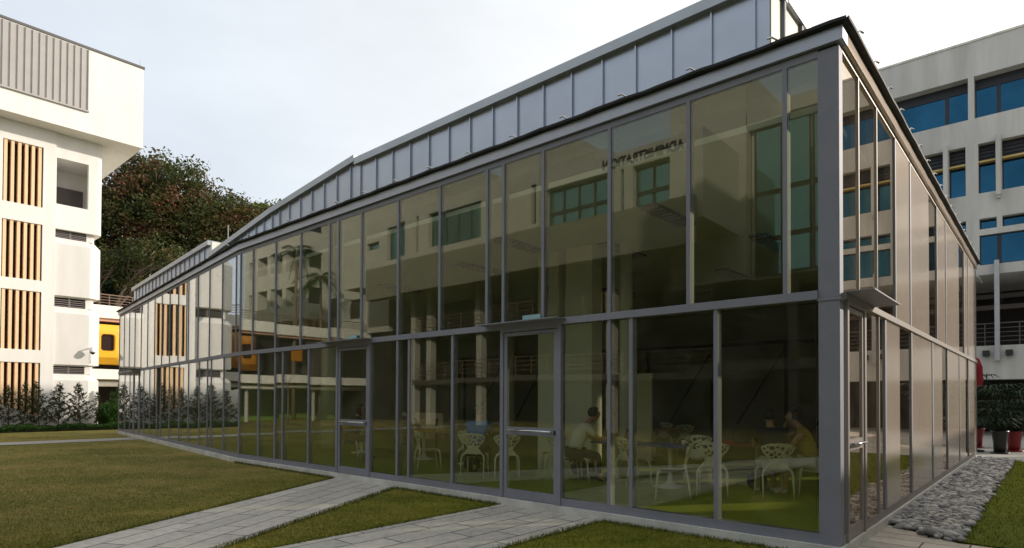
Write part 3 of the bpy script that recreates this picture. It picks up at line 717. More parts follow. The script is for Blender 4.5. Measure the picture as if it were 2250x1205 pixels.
def table(a, b, la, lb, m, label, z=.74):
    t = thing('pedestal_table', PB.P(a, b, ZP), label, 'table', 'pedestal tables in the pavilion')
    p = PB.P(a, b, 0); rot = PB.rot()
    mb = MB(); n = 28; ring = []
    for k in range(n):
        th = 2 * math.pi * k / n; c, s = math.cos(th), math.sin(th); e = .45
        ring.append(PB.P(a + la / 2 * math.copysign(abs(c) ** e, c), b + lb / 2 * math.copysign(abs(s) ** e, s))[:2])
    mb.prism(ring, ZP + z - .03, ZP + z); build('tabletop', mb, M[m], t)
    for s in ([0] if la < 2 else [-.32 * la, .32 * la]):
        q = PB.P(a + s, b, ZP); mb = MB()
        mb.lathe(q, [(.30, 0), (.30, .012), (.10, .05), (.045, .12), (.035, .4), (.04, z - .08), (.10, z - .032)], 20); build('pedestal', mb, M['chair'], t, True)
    return t
table(3.35, 2.75, 1.35, .8, 'blue', 'blue topped pedestal table behind the lower panes right of the near door')
table(2.35, 4.15, 1.25, .8, 'red', 'red topped pedestal table left of the seated couple')
table(6.5, 8.0, 1.5, .8, 'orange', 'orange topped table far inside beyond the blue table')
table(4.45, 2.75, .8, .8, 'blue', 'small blue topped table before the reading man in white')
table(9.4, 3.0, 2.6, .8, 'wood', 'long pale wooden table left of the blue shirted man')
table(12.9, 3.0, 1.5, .8, 'red', 'red topped table behind the middle door')
t = thing('display_board', PB.P(11.2, 3.6, ZP + .74), 'pale board standing on the table left of the blue shirted man', 'board')
mb = MB(); PB.box(mb, 10.1, 11.95, 3.5, 3.53, ZP + .45, ZP + 1.15); build('panel', mb, M['poster'], t)
mb = MB()
for a in (10.3, 11.75): PB.box(mb, a - .02, a + .02, 3.46, 3.495, ZP, ZP + 1.0)
build('stand', mb, M['gasket'], t)
t = thing('white_partition', PB.P(5.7, 6, ZP), 'tall white partition panel standing behind the blue table', 'partition')
mb = MB(); PB.box(mb, 5.5, 5.95, 6, 6.06, ZP + .05, ZP + 2.15); build('panel', mb, M['whitepaint'], t)
mb = MB(); PB.box(mb, 5.5, 5.58, 5.85, 6.2, ZP, ZP + .05); PB.box(mb, 5.87, 5.95, 5.85, 6.2, ZP, ZP + .05); build('foot', mb, M['gasket'], t)

# small things people left about
def laptop(a, b, rz, label):
    p = PB.P(a, b, ZP + .74); t = thing('laptop', p, label, 'laptop', 'laptops on the pavilion tables'); c, s_ = math.cos(rz), math.sin(rz)
    mb = MB(); mb.box((p[0], p[1], p[2] + .009), (.33, .23, .016), rz); build('keyboard', mb, M['gasket'], t)
    mb = MB(); q = [(-.165, .115, .018), (.165, .115, .018), (.165, .19, .235), (-.165, .19, .235)]
    w_ = [(p[0] + x * c - y * s_, p[1] + x * s_ + y * c, p[2] + z) for x, y, z in q]; o_ = [(x - .006 * s_ * -1, y + .006, z) for x, y, z in w_]
    mb.hexa(w_ + o_); build('screen', mb, M['louvre'], t)
laptop(4.35, 2.75, R(-80), 'dark laptop before the reading man in the white shirt'); laptop(2.5, 4.0, R(20), 'dark laptop on the red table'); laptop(8.6, 3.0, R(10), 'dark laptop on the long wooden table'); laptop(6.3, 7.9, R(30), 'dark laptop on the orange table far inside')
def bag(a, b, label, m, seed):
    p = PB.P(a, b, ZP); t = thing('shoulder_bag', p, label, 'bag', 'bags left on the pavilion floor'); rr = random.Random(seed)
    mb = MB(); mb.ell((p[0], p[1], p[2] + .16), (.17 + rr.uniform(0, .04), .10, .16), 14, 8); build('bag_body', mb, M[m], t, True)
    mb = MB(); mb.tube([(p[0] - .10, p[1], p[2] + .27), (p[0] - .05, p[1], p[2] + .40), (p[0] + .05, p[1], p[2] + .40), (p[0] + .10, p[1], p[2] + .27)], .012, 6); build('strap', mb, M[m], t, True)
bag(2.05, 3.3, 'navy bag on the floor beside the couple', 'navy', 1); bag(5.35, 2.9, 'dark bag on the floor beside the reading man', 'khaki', 2); bag(7.4, 1.9, 'dark bag on the floor behind the blue shirted man', 'gasket', 3)
for i, (a, b, l) in enumerate(((2.0, 4.35, 'white paper cup on the red table'), (3.0, 2.55, 'white paper cup on the blue table'), (9.6, 2.9, 'white paper cup on the long wooden table'))):
    p = PB.P(a, b, ZP + .741); t = thing('paper_cup', p, l, 'cup', 'paper cups on the pavilion tables')
    mb = MB(); mb.lathe(p, [(.028, 0), (.038, .10)], 14); build('cup', mb, M['whitepaint'], t, True); mb = MB(); mb.lathe(p, [(.041, .101), (.041, .108), (.034, .114)], 14); build('lid', mb, M['gasket'], t, True)
# ------------------------------------------------------------------ people
def skin_mesh(name, verts, edges, radii, m, parent, root=0, sub=2):
    me = bpy.data.meshes.new(name + '_cage'); me.from_pydata(verts, edges, [])
    o = bpy.data.objects.new(name + '_cage', me); COL.objects.link(o)
    sk = o.modifiers.new('Skin', 'SKIN'); sk.use_smooth_shade = True
    if not me.skin_vertices: return None
    for v, r in zip(me.skin_vertices[0].data, radii): v.radius = r if isinstance(r, tuple) else (r, r); v.use_root = False
    me.skin_vertices[0].data[root].use_root = True
    sb = o.modifiers.new('Subsurf', 'SUBSURF'); sb.levels = sub; sb.render_levels = sub
    dg = bpy.context.evaluated_depsgraph_get(); dg.update()
    out = bpy.data.meshes.new_from_object(o.evaluated_get(dg)); out.name = name
    bpy.data.objects.remove(o, do_unlink=True)
    out.materials.clear()
    return link_mesh(name, out, m, parent, True)
class Chain:
    def __init__(s): s.v = []; s.e = []; s.r = []
    def add(s, p, r, parent=None):
        s.v.append(tuple(p)); s.r.append(r); i = len(s.v) - 1
        if parent is not None: s.e.append((parent, i))
        return i
def person(loc, rz, label, shirt, legs, shoe, lean=.14, head_tilt=.05, arms=('table', 'table'), bun=False, longhair=False, shorts=False, sleeves=.6, hairm='hair'):
    t = thing('person', (0, 0, 0), label, 'person', None)
    V = Vector
    B = Chain()
    pel = B.add((0, -.02, .54), (.155, .115)); sp = B.add((0, .01 + lean * .25, .72), (.135, .10), pel); ch = B.add((0, .02 + lean * .7, .93), (.155, .10), sp)
    nb = B.add((0, .02 + lean * 1.0, 1.06), (.075, .07), ch); nk = B.add((0, .04 + lean * 1.1, 1.12), (.052, .055), nb)
    hy = .05 + lean * 1.15 + head_tilt
    jaw = B.add((0, hy + .012, 1.185), (.062, .075), nk); hd = B.add((0, hy, 1.265), (.077, .097), jaw); cr = B.add((0, hy - .012, 1.335), (.058, .072), hd)
    B.add((0, hy + .118, 1.235), (.012, .012), hd)                                       # nose
    for sx in (-1, 1): B.add((sx * .088, hy - .01, 1.245), (.010, .017), hd)              # ears
    parts = {}
    for k, sx in enumerate((-1, 1)):
        sh = (sx * .185, .02 + lean * .75, 1.02)
        pose = arms[k]
        if pose == 'table': el = (sx * .235, .16 + lean, .80); wr = (sx * .12, .40 + lean, .78); fd = V((-sx * .35, .9, -.1))
        elif pose == 'head': el = (sx * .215, .30 + lean, .90); wr = (sx * .10, hy + .07, 1.17); fd = V((-sx * .15, -.25, .95))
        elif pose == 'raise': el = (sx * .26, .10 + lean, 1.20); wr = (sx * .15, hy + .02, 1.42); fd = V((-sx * .2, .1, .95))
        else: el = (sx * .225, .03 + lean * .6, .78); wr = (sx * .16, .22, .62); fd = V((0, .9, -.2))
        i = B.add(sh, .058, ch); j = B.add(el, .042, i); w = B.add(wr, .028, j)
        fd.normalize(); side = fd.cross(V((0, 0, 1))); side = side.normalized() if side.length > .2 else V((1, 0, 0)); dn = side.cross(fd).normalized()
        pm = V(wr) + fd * .07; pi = B.add(pm, (.036, .018), w)
        for f, (off, ln) in enumerate(((-.030, .062), (-.010, .072), (.010, .068), (.028, .055))):
            a = B.add(pm + fd * .035 + side * off, .0095, pi); b_ = B.add(pm + fd * (.035 + ln * .55) + side * off * 1.1 + dn * .008, .0085, a)
            B.add(pm + fd * (.035 + ln) + side * off * 1.05 + dn * .026, .007, b_)
        th = B.add(pm - fd * .01 + side * (-sx) * -.040 + dn * .012, .011, pi); B.add(pm + fd * .035 + side * (-sx) * -.052 + dn * .026, .0085, th)
        parts[k] = (sh, el, wr)
    leg = {}
    for k, sx in enumerate((-1, 1)):
        hp = (sx * .095, .02, .52); kn = (sx * .13, .43, .50); an = (sx * .125, .40 + .05 * k, .09); he = (sx * .125, .40 + .05 * k, .05); to = (sx * .14, .56 + .05 * k, .035)
        a = B.add(hp, .085, pel); b_ = B.add(kn, .062, a); c = B.add((sx * .128, .40, .33), .055, b_); d = B.add(an, .037, c); f = B.add((sx * .135, .47 + .05 * k, .045), (.042, .032), d); B.add(to, (.038, .022), f)
        leg[k] = (hp, kn, an, to)
    skin_mesh('body', B.v, B.e, B.r, M['skin'], t)
    # clothes: slightly larger shells over the same joints
    S = Chain(); a = S.add((0, -.02, .56), (.19, .155)); b_ = S.add((0, .01 + lean * .25, .72), (.18, .15), a); c = S.add((0, .02 + lean * .7, .93), (.205, .155), b_); S.add((0, .02 + lean * .97, 1.05), (.105, .10), c)
    for k in (0, 1):
        sh, el, wr = parts[k]; i = S.add(sh, .080, c)
        tip = V(sh).lerp(V(el), sleeves) if sleeves <= 1 else V(el)
        j = S.add(tip, .060 if sleeves < 1 else .054, i)
        if sleeves > 1: S.add(V(el).lerp(V(wr), .85), .042, j)
    skin_mesh('shirt', S.v, S.e, S.r, M[shirt], t)
    L = Chain(); a = L.add((0, -.02, .54), (.178, .135))
    for k in (0, 1):
        hp, kn, an, to = leg[k]; i = L.add(hp, .104, a)
        if shorts: L.add(V(hp).lerp(V(kn), .86), .088, i)
        else:
            j = L.add(kn, .078, i); L.add(V(kn).lerp(V(an), .88), .062, j)
    skin_mesh('shorts' if shorts else 'trousers', L.v, L.e, L.r, M[legs], t)
    for k in (0, 1):
        hp, kn, an, to = leg[k]; H = Chain(); a = H.add((an[0], an[1] - .03, .055), (.046, .045)); b_ = H.add((an[0], an[1] + .08, .045), (.048, .036), a); H.add((to[0], to[1] + .01, .034), (.042, .028), b_)
        skin_mesh('shoe', H.v, H.e, H.r, M[shoe], t)
    # hair cap leaves the face free
    bm = bmesh.new(); bmesh.ops.create_uvsphere(bm, u_segments=20, v_segments=14, radius=1)
    for v in bm.verts:
        x, y, z = v.co; v.co = (x * .098, y * .118 - .018, z * .108)
        v.co *= 1 + .05 * math.sin(x * 19 + z * 13) * .5
    bmesh.ops.delete(bm, geom=[v for v in bm.verts if v.co.y > .035 + .0 and v.co.z < .055 or v.co.z < (-.075 if not longhair else -.2)], context='VERTS')
    if longhair:
        for v in bm.verts:
            if v.co.z < -.02 and v.co.y < .02: v.co.z *= 1.9; v.co.y -= .01
    hm = bpy.data.meshes.new('hair'); bm.to_mesh(hm); bm.free()
    for v in hm.vertices: v.co += V((0, hy, 1.275))
    h = link_mesh('hair', hm, M[hairm], t, True); md = h.modifiers.new('Solidify', 'SOLIDIFY'); md.thickness = .02; md.offset = -1
    if bun:
        mb = MB(); mb.ell((0, hy - .06, 1.395), (.055, .055, .045), 12, 8); build('hair_bun', mb, M['hair'], t, True)
    for sx in (-1, 1):
        mb = MB(); mb.ell((sx * .033, hy + .088, 1.272), (.011, .008, .007), 8, 6); build('eye', mb, M['eye'], t, True)
    mb = MB(); mb.ell((0, hy + .082, 1.188), (.024, .010, .007), 10, 6); build('mouth', mb, M['lip'], t, True)
    t.location = loc; t.rotation_euler = (0, 0, rz); return t
person(PB.P(1.66, 2.92, ZP), R(84 - 90), 'seated person in a navy top and pale shorts, back to the glass', 'navy', 'shorts', 'shoe', .10, .03, ('table', 'table'), shorts=True, sleeves=.7)
person(PB.P(1.24, 3.47, ZP), R(160 - 90), 'seated person with a hair bun and mustard dotted top, hand to head', 'mustard', 'shorts', 'shoe', .16, .05, ('table', 'head'), bun=True, shorts=True, sleeves=.25)
person(PB.P(4.97, 2.12, ZP), R(10 - 90), 'seated man in a white shirt reading at the small blue table', 'shirtwhite', 'khaki', 'darkshoe', .24, .08, ('table', 'table'), sleeves=.75, hairm='hairbrown')
person(PB.P(6.90, 1.52, ZP), R(80 - 90), 'seated man in a bright blue shirt seen from behind', 'shirtblue', 'khaki', 'darkshoe', .16, .05, ('table', 'table'), sleeves=.8)
person(PB.P(11.6, 1.77, ZP), R(5 - 90), 'dark haired figure sitting in shade behind the middle door', 'shirtgreen', 'khaki', 'darkshoe', .14, .04, ('table', 'table'), longhair=True, sleeves=1.2)
person(PB.P(10.35, 2.45, ZP), R(60 - 90), 'dark haired person sitting in front of the pale board', 'shirtgreen', 'khaki', 'darkshoe', .14, .04, ('table', 'table'), longhair=True, sleeves=1.2)
# ================================================================== WHITE LOUVRED TOWER (left)
tow = thing('louvred_tower', TW.P(-3.3, 0), 'white stair tower with orange timber louvres and an overhanging top storey', 'tower')
UL, UR = -6.7, 0.0
louv = [(11.27, 14.34), (7.54, 10.40), (4.02, 6.97), (.30, 3.38)]
mb = MB(); TW.wall(mb, (-4.72, -2.06), (-.1, 15.3), .12, [(-4.2, -2.6, a, b, .55) for a, b in louv], -1)
for a in (-4.72, -2.06): mb.face([TW.P(a, .12, -.1), TW.P(a, -1, -.1), TW.P(a, -1, 15.3), TW.P(a, .12, 15.3)])
build('centre_wall', mb, M['white'], tow, recalc=False)
for a, b in louv:
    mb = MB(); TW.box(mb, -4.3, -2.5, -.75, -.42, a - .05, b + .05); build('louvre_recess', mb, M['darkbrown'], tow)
    mb = MB(); w = .125
    for k in range(6): TW.box(mb, -4.15 + k * .272, -4.15 + k * .272 + w, -.22, .07, a, b)
    build('timber_louvre', mb, M['slat'], tow)
vents = [(9.97, 10.38), (6.37, 6.85), (2.87, 3.27)]
def side_column(mir):
    f = (lambda a: a) if not mir else (lambda a: UL - a)
    def poly(ab): return TW.poly([(f(a), b) for a, b in ab])
    mb = MB()
    inset, ch = .26, .30
    zs = [-.1] + [z for v in vents[::-1] for z in v] + [15.3]
    # full bodies between the vents: panel with a chamfered top and right-hand edge
    for zb, zt in ((-.1, 2.87), (3.27, 6.37), (6.85, 9.97)):
        e = .22
        base = [(-2.06, -2.2), (-2.06, .0), (-.50, .0), (.04, -.32), (.04, -2.2)]
        mb.prism(poly(base), zb + (.08 if zb > 0 else 0), zt - .34)
        top = [(-2.06, -2.2), (-2.06, -inset), (-.60, -inset), (-.22, -inset - .24), (-.22, -2.2)]
        b0, t0 = poly(base), poly(top); n = 5; i = len(mb.v)
        mb.v += [(x, y, zt - .34) for x, y in b0] + [(x, y, zt) for x, y in t0]
        for k in range(n): l = (k + 1) % n; mb.f.append((i + k, i + l, i + n + l, i + n + k))
        if zb > 0:
            i = len(mb.v); mb.v += [(x, y, zb) for x, y in t0] + [(x, y, zb + .08) for x, y in b0]
            for k in range(n): l = (k + 1) % n; mb.f.append((i + k, i + l, i + n + l, i + n + k))
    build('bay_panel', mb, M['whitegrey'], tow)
    for a, b in vents: mb = MB(); mb.prism(poly([(-2.06, -2.2), (-2.06, -inset - .16), (-.62, -inset - .16), (-.62, -inset), (-.36, -inset), (-.22, -inset - .2), (-.22, -2.2)]), a - .01, b + .01); build('vent_neck', mb, M['white'], tow)
    for a, b in vents:
        mb = MB()
        A0, A1 = sorted((f(-2.05), f(-.63)))
        for k in range(4): TW.box(mb, A0, A1, -inset - .12, -inset + .02, a + .03 + k * (b - a - .06) / 4 + .0, a + .03 + k * (b - a - .06) / 4 + .042)
        TW.box(mb, (A0 + A1) / 2 - .04, (A0 + A1) / 2 + .04, -inset - .1, -inset + .026, a, b)
        build('vent_louvre', mb, M['blades'], tow)
        mb = MB(); TW.box(mb, A0, A1, -inset - .155, -inset - .125, a, b); build('vent_back', mb, M['dark'], tow)
    # top loggia
    a0, a1 = sorted((f(-2.06), f(-.18))); h0, h1 = sorted((f(-2.02), f(-.62)))
    mb = MB(); TW.wall(mb, (a0, a1), (10.38, 15.3), 0, [(h0, h1, 11.66, 14.06, .25)], -1)
    r0 = [(-.18, 0), (-.03, -.07), (.03, -.22), (.04, -2.2)]
    for (p, q) in zip(r0[:-1], r0[1:]):
        mb.face([TW.P(f(p[0]), p[1], 10.38), TW.P(f(q[0]), q[1], 10.38), TW.P(f(q[0]), q[1], 15.3), TW.P(f(p[0]), p[1], 15.3)])
    mb.face([TW.P(f(-2.06), 0, 10.38), TW.P(f(-.18), 0, 10.38), TW.P(f(.04), -.22, 10.38), TW.P(f(.04), -2.2, 10.38), TW.P(f(-2.06), -2.2, 10.38)])
    mb.face([TW.P(f(-2.06), -.25, 11.66), TW.P(f(.0), -.25, 11.66), TW.P(f(.0), -2.2, 11.66), TW.P(f(-2.06), -2.2, 11.66)])
    mb.face([TW.P(f(-2.06), -.25, 14.06), TW.P(f(.0), -.25, 14.06), TW.P(f(.0), -2.2, 14.06), TW.P(f(-2.06), -2.2, 14.06)])
    mb.face([TW.P(f(-.05), -.25, 11.66), TW.P(f(-.05), -2.2, 11.66), TW.P(f(-.05), -2.2, 14.06), TW.P(f(-.05), -.25, 14.06)])
    mb.face([TW.P(f(-2.06), -2.19, 10.3), TW.P(f(.02), -2.19, 10.3), TW.P(f(.02), -2.19, 15), TW.P(f(-2.06), -2.19, 15)])
    build('loggia_wall', mb, M['white'], tow, recalc=False)
    mb = MB(); q0, q1 = sorted((f(-2.04), f(-.4))); TW.box(mb, q0, q1, -2.1, -2.0, 11.7, 13.1); build('loggia_screen', mb, M['louvre'], tow)
side_column(False); side_column(True)
mb = MB(); TW.box(mb, UL - 0.02, .02, -8, -2.21, -.1, 15.3); build('rear_wall', mb, M['white'], tow)
mb = MB(); TW.box(mb, -8.3, 1.57, -9, 1.2, 15.31, 19.68); build('overhanging_storey', mb, M['white'], tow)
mb = MB(); TW.box(mb, -8.34, 1.62, -9.04, 1.25, 19.685, 19.80); build('roof_coping', mb, M['cap'], tow)
mb = MB(); TW.box(mb, -7.4, -.97, 1.2, 1.235, 16.46, 19.62)
for k in range(23): TW.box(mb, -.99 - k * .287 - .03, -.99 - k * .287, 1.235, 1.29, 16.46, 19.62)
TW.box(mb, -7.4, -.95, 1.2, 1.30, 16.38, 16.46)
build('ribbed_cladding', mb, M['grey_seam'], tow)
mb = MB(); p = TW.P(1.45, 1.0, 19.8); mb.tube([p, (p[0], p[1], 20.25)], .015, 6); build('lightning_rod', mb, M['steel'], tow)
# low sloped wall in front of the lowest louvre
rw = thing('ramp_wall', TW.P(-4.2, .6), 'low white sloping wall at the foot of the louvred tower', 'wall')
prof = [(-7.5, 2.3), (-5.4, 1.72), (-4.2, 1.28), (-3.4, .93), (-2.7, .66), (-2.2, .5)]
mb = MB(); mb.prism(TW.poly([(a, .55) for a, _ in prof] + [(a, .38) for a, _ in prof[::-1]]), -.05, [z for _, z in prof] + [z for _, z in prof[::-1]]); build('wall_body', mb, M['white'], rw)
# dome camera on the tower
cm = thing('security_camera', TW.P(-.42, .3, 4.1), 'white dome security camera on the louvred tower wall', 'camera')
mb = MB(); mb.tube([TW.P(-.42, .0, 4.28), TW.P(-.42, .28, 4.30), TW.P(-.42, .36, 4.27), TW.P(-.42, .38, 4.2)], .03, 8); mb.tube([TW.P(-.42, .02, 4.28), TW.P(-.42, .02, 3.45)], .02, 6); build('bracket', mb, M['camwhite'], cm, True)
mb = MB(); mb.lathe(TW.P(-.42, .38, 0), [(.03, 4.33), (.09, 4.22), (.13, 4.16), (.15, 4.07), (.15, 4.03)], 18); build('housing', mb, M['camwhite'], cm, True)
mb = MB(); mb.lathe(TW.P(-.42, .38, 0), [(.02, 3.91), (.075, 3.94), (.11, 3.98), (.125, 4.03)], 18); build('dome', mb, M['camdome'], cm, True)

# ================================================================== YELLOW POD WING (behind the tower, both sides)
wing = thing('pod_wing', TW.P(-12, -3), 'white wing with yellow moulded window pods and a railed roof terrace', 'building')
wb = -3.0
def pods(u0, u1): 
    k = u0
    while k < u1 - 1: yield k; k += 2.1
for s0, s1, nm in ((.05, 14, 'right'), (-26, -6.75, 'left')):
    mb = MB()
    TW.box(mb, s0, s1, wb - 7, wb, 6.30, 7.04); TW.box(mb, s0, s1, wb - 7, wb, 2.72, 3.30)
    build('terrace_band', mb, M['white'], wing)
    mb = MB(); TW.box(mb, s0, s1, wb - .6, wb - .15, 6.12, 6.30); build('pink_band', mb, M['pink'], wing)
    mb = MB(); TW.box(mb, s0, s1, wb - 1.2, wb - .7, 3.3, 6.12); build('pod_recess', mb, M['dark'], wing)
    mb = MB(); TW.box(mb, s0, s1, wb - 4, wb - 3.8, -.05, 2.72); build('ground_floor_wall', mb, M['greenwall'] if nm == 'left' else M['dark'], wing)
    mb = MB(); p0 = TW.P(s0, wb - .55, 2.45); p1 = TW.P(s1, wb - .55, 2.45); mb.tube([p0, p1], .16, 10); build('drain_pipe', mb, M['white'], wing, True)
    a = s0 + .4
    while a < s1:
        mb = MB(); TW.box(mb, a, a + .16, wb - .9, wb - .74, -.05, 2.72); build('ground_column', mb, M['office'], wing); a += 5.1
    # rails
    mb = MB(); a = s0
    for z in (7.20, 7.36, 7.52, 7.68): mb.tube([TW.P(s0, wb - .1, z), TW.P(s1, wb - .1, z)], .022 if z < 7.6 else .035, 6)
    while a <= s1: mb.tube([TW.P(a, wb - .1, 7.02), TW.P(a, wb - .1, 7.68)], .025, 6); a += 1.2
    build('terrace_railing', mb, M['rail'], wing)
    P_ = [.02 + .0, 1.95] if nm == 'right' else []
    k = s0 + .05 if nm == 'right' else -8.9
    j = 0
    while (k < s1 - 2) if nm == 'right' else (k > -17.2):
        # moulded shell: flared surround with a rounded window
        def rr(cx, cz, hw, hh, r, n=5):
            o = []
            for sx, sz, a0 in ((1, 1, 0), (-1, 1, 90), (-1, -1, 180), (1, -1, 270)):
                for q in range(n): th = R(a0 + 90 * q / (n - 1)); o.append((cx + sx * (hw - r) + r * math.cos(th), cz + sz * (hh - r) + r * math.sin(th)))
            return o
        cx, cz = k + .98, 4.75
        loops = [(rr(cx, cz, .98, 1.18, .10), wb - .75), (rr(cx, cz, .96, 1.16, .12), wb + .05), (rr(cx, cz, .58, .78, .22), wb + .42), (rr(cx + .0, cz + .08, .36, .50, .16), wb + .45), (rr(cx, cz + .08, .32, .46, .14), wb + .28)]
        mb = MB(); n = 20; i0 = len(mb.v)
        for lp, b in loops: mb.v += [TW.P(a, b, z) for a, z in lp]
        for q in range(len(loops) - 1):
            for w_ in range(n): l = (w_ + 1) % n; mb.f.append((i0 + q * n + w_, i0 + q * n + l, i0 + (q + 1) * n + l, i0 + (q + 1) * n + w_))
        pod = build('window_pod', mb, M['yellow' if nm == 'right' else 'amber'], wing, False, recalc=True)
        mb = MB(); mb.face([TW.P(a, wb + .30, z) for a, z in rr(cx, cz + .08, .33, .47, .14)]); build('pod_pane', mb, M['podpane'], pod, recalc=False)
        k = k + 2.05 if nm == 'right' else k - 2.3
        j += 1
    if nm == 'left':
        mb = MB(); TW.box(mb, -19.2, -18.4, wb + .0, wb + .12, 4.3, 5.5); build('amber_panel', mb, M['amber'], wing)
        mb = MB(); TW.box(mb, -21.4, -19.5, wb - .5, wb - .4, 3.4, 6.1); build('shutter', mb, M['louvre'], wing)

# ================================================================== OFFICE BLOCK (right)
off_ = thing('office_block', RB.P(0, -5), 'weathered pale concrete office block with deep blue windows', 'building')
UA, UB = -11.0, 9.0
centres = [1.08 + 5.3 * k for k in range(-2, 2)]
holes = []; wins = []
def hole(a0, a1, z0, z1, d, m='officeglass', bars=(), shelf=False, nm='window', dark=0.):
    a0, a1 = max(a0, UA + .1), min(a1, UB - .1)
    if a1 - a0 < .2: return
    holes.append((a0, a1, z0, z1, d)); wins.append((a0, a1, z0, z1, d, m, [b for b in bars if a0 < b < a1], shelf, nm, dark))
for i, c in enumerate(centres + [centres[-1] + 5.3]):
    hole(c - 5.17, c - .10, 14.95, 16.95, .55, bars=(c - .98, c - 4.3), dark=.42)
    for a0, a1 in ((c - .88, c - .24), (c + .24, c + .90)): hole(a0, a1, 11.36, 13.70, .38, shelf=True)
    hole(c - 4.20, c - 1.10, 11.36, 13.70, .38, shelf=True, bars=(c - 2.65,))
    for a0, a1 in ((c - .58, c + .0), (c + .22, c + .92)): pass
    hole(c - .90, c - .26, 9.66, 10.16, .38); hole(c + .24, c + .92, 9.66, 10.16, .38); hole(c - 4.2, c - 1.10, 9.66, 10.16, .38, bars=(c - 2.6,))
    hole(c - 5.06, c - .26, 7.98, 9.38, .14, bars=(c - .98, c - 2.7, c - 4.3))
mb = MB(); RB.wall(mb, (UA, UB), (7.52, 18.6), 0, holes, -1)
mb.face([RB.P(UA, 0, 7.52), RB.P(UA, -9, 7.52), RB.P(UA, -9, 18.6), RB.P(UA, 0, 18.6)]); mb.face([RB.P(UB, 0, 7.52), RB.P(UB, -9, 7.52), RB.P(UB, -9, 18.6), RB.P(UB, 0, 18.6)])
mb.face([RB.P(UA, 0, 18.6), RB.P(UB, 0, 18.6), RB.P(UB, -9, 18.6), RB.P(UA, -9, 18.6)]); mb.face([RB.P(UA, 0, 7.52), RB.P(UB, 0, 7.52), RB.P(UB, -9, 7.52), RB.P(UA, -9, 7.52)])
mb.face([RB.P(UA, -9, 7.52), RB.P(UB, -9, 7.52), RB.P(UB, -9, 18.6), RB.P(UA, -9, 18.6)])
build('facade_wall', mb, M['office'], off_, recalc=False)
mb = MB(); RB.box(mb, UA - .05, UB + .05, -9.1, .04, 18.602, 18.70); build('parapet_cap', mb, M['plinth'], off_)
for a0, a1, z0, z1, d, m, bars, shelf, nm, dark in wins:
    zt = z1 - (.42 if dark else 0); f = .05
    mb = MB()
    RB.box(mb, a0, a1, -d - .06, -d, z0, z0 + f); RB.box(mb, a0, a1, -d - .06, -d + .01, zt - f, z1); RB.box(mb, a0, a0 + f, -d - .06, -d, z0 + f, zt - f); RB.box(mb, a1 - f, a1, -d - .06, -d, z0 + f, zt - f)
    for b in bars: RB.box(mb, b - .08, b + .08, -d - .06, -d + .004, z0 + f, zt - f)
    if shelf:
        RB.box(mb, a0 + f, a1 - f, -d - .06, -d + .006, z0 + 1.42, z0 + 1.62)
        for q in range(3): RB.box(mb, a0 + f, a1 - f, -d - .04, -d + .03, z0 + 1.75 + q * .17, z0 + 1.79 + q * .17)
    w = build('window', mb, M['frame'], off_)
    mb = MB(); RB.box(mb, a0 + f, a1 - f, -d - .05, -d - .03, z0 + f, (z0 + 1.42) if shelf else zt - f); build('pane', mb, M[m], w)
    if shelf:
        mb = MB(); RB.box(mb, a0, a1, -d, -.06, z0 + 1.46, z0 + 1.54); build('sun_shelf', mb, M['shelf'], w)
        mb = MB(); RB.box(mb, a0 + f, a1 - f, -d - .05, -d - .03, z0 + 1.62, zt - f); build('upper_pane', mb, M['frame'], w)
for c in centres:
    for a in (c - .985, c + 1.0):
        if UA < a < UB:
            mb = MB(); RB.box(mb, a - .09, a + .09, .003, .30, 11.1, 13.88); RB.box(mb, a - .07, a + .07, .003, .22, 10.98, 11.1); build('fin', mb, M['office'], off_)
# lower open levels
mb = MB(); RB.box(mb, UA, UB, -1.2, -.02, 2.65, 4.21); RB.box(mb, UA, UB, -7, -1.2, 3.9, 4.15); build('balcony_wall', mb, M['office'], off_)
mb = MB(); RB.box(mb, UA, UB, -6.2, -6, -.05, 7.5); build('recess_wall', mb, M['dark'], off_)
mb = MB()
for z in (6.2, 6.75): RB.box(mb, UA, UB, -3.0, -2.8, z, z + .22)
for k in range(12): RB.box(mb, UA + .7 + k * 2.1, UA + .85 + k * 2.1, -5.9, -.5, 6.9, 7.2)
build('services', mb, M['louvre'], off_)
mb = MB()
for z in (4.42, 4.62, 4.82, 5.02, 5.24): mb.tube([RB.P(UA, -.1, z), RB.P(UB, -.1, z)], .018 if z < 5.2 else .03, 6)
for k in range(20): mb.tube([RB.P(UA + .4 + k * 1.25, -.1, 3.8), RB.P(UA + .4 + k * 1.25, -.1, 5.24)], .022, 6)
build('balcony_railing', mb, M['louvre'], off_)
for k in range(-2, 2):
    a = .18 + k * 5.3
    mb = MB(); RB.box(mb, a - .09, a + .09, .05, .30, 3.5, 8.1); build('steel_hanger', mb, M['galv'], off_)
    for s in (-.42, .42):
        mb = MB(); RB.box(mb, a + s - .13, a + s + .13, .0, .2, 3.72, 3.98); build('bracket_box', mb, M['gasket'], off_)
mb = MB(); n = 9
for k in range(n):
    t0, t1 = k / n, (k + 1) / n
    q = [(2.6 - 1.9 * t0, 7.15 + .40 * (1 - t0) ** .5), (2.6 - 1.9 * t1, 7.15 + .40 * (1 - t1) ** .5 if t1 < 1 else 7.15)]
    pr = [RB.P(q[0][0], .1, q[0][1]), RB.P(q[1][0], .1, q[1][1]), RB.P(q[1][0], 1.9, q[1][1]), RB.P(q[0][0], 1.9, q[0][1])]
    mb.hexa([(x, y, z - .05) for x, y, z in pr] + pr)
build('curved_canopy', mb, M['white2'], off_)

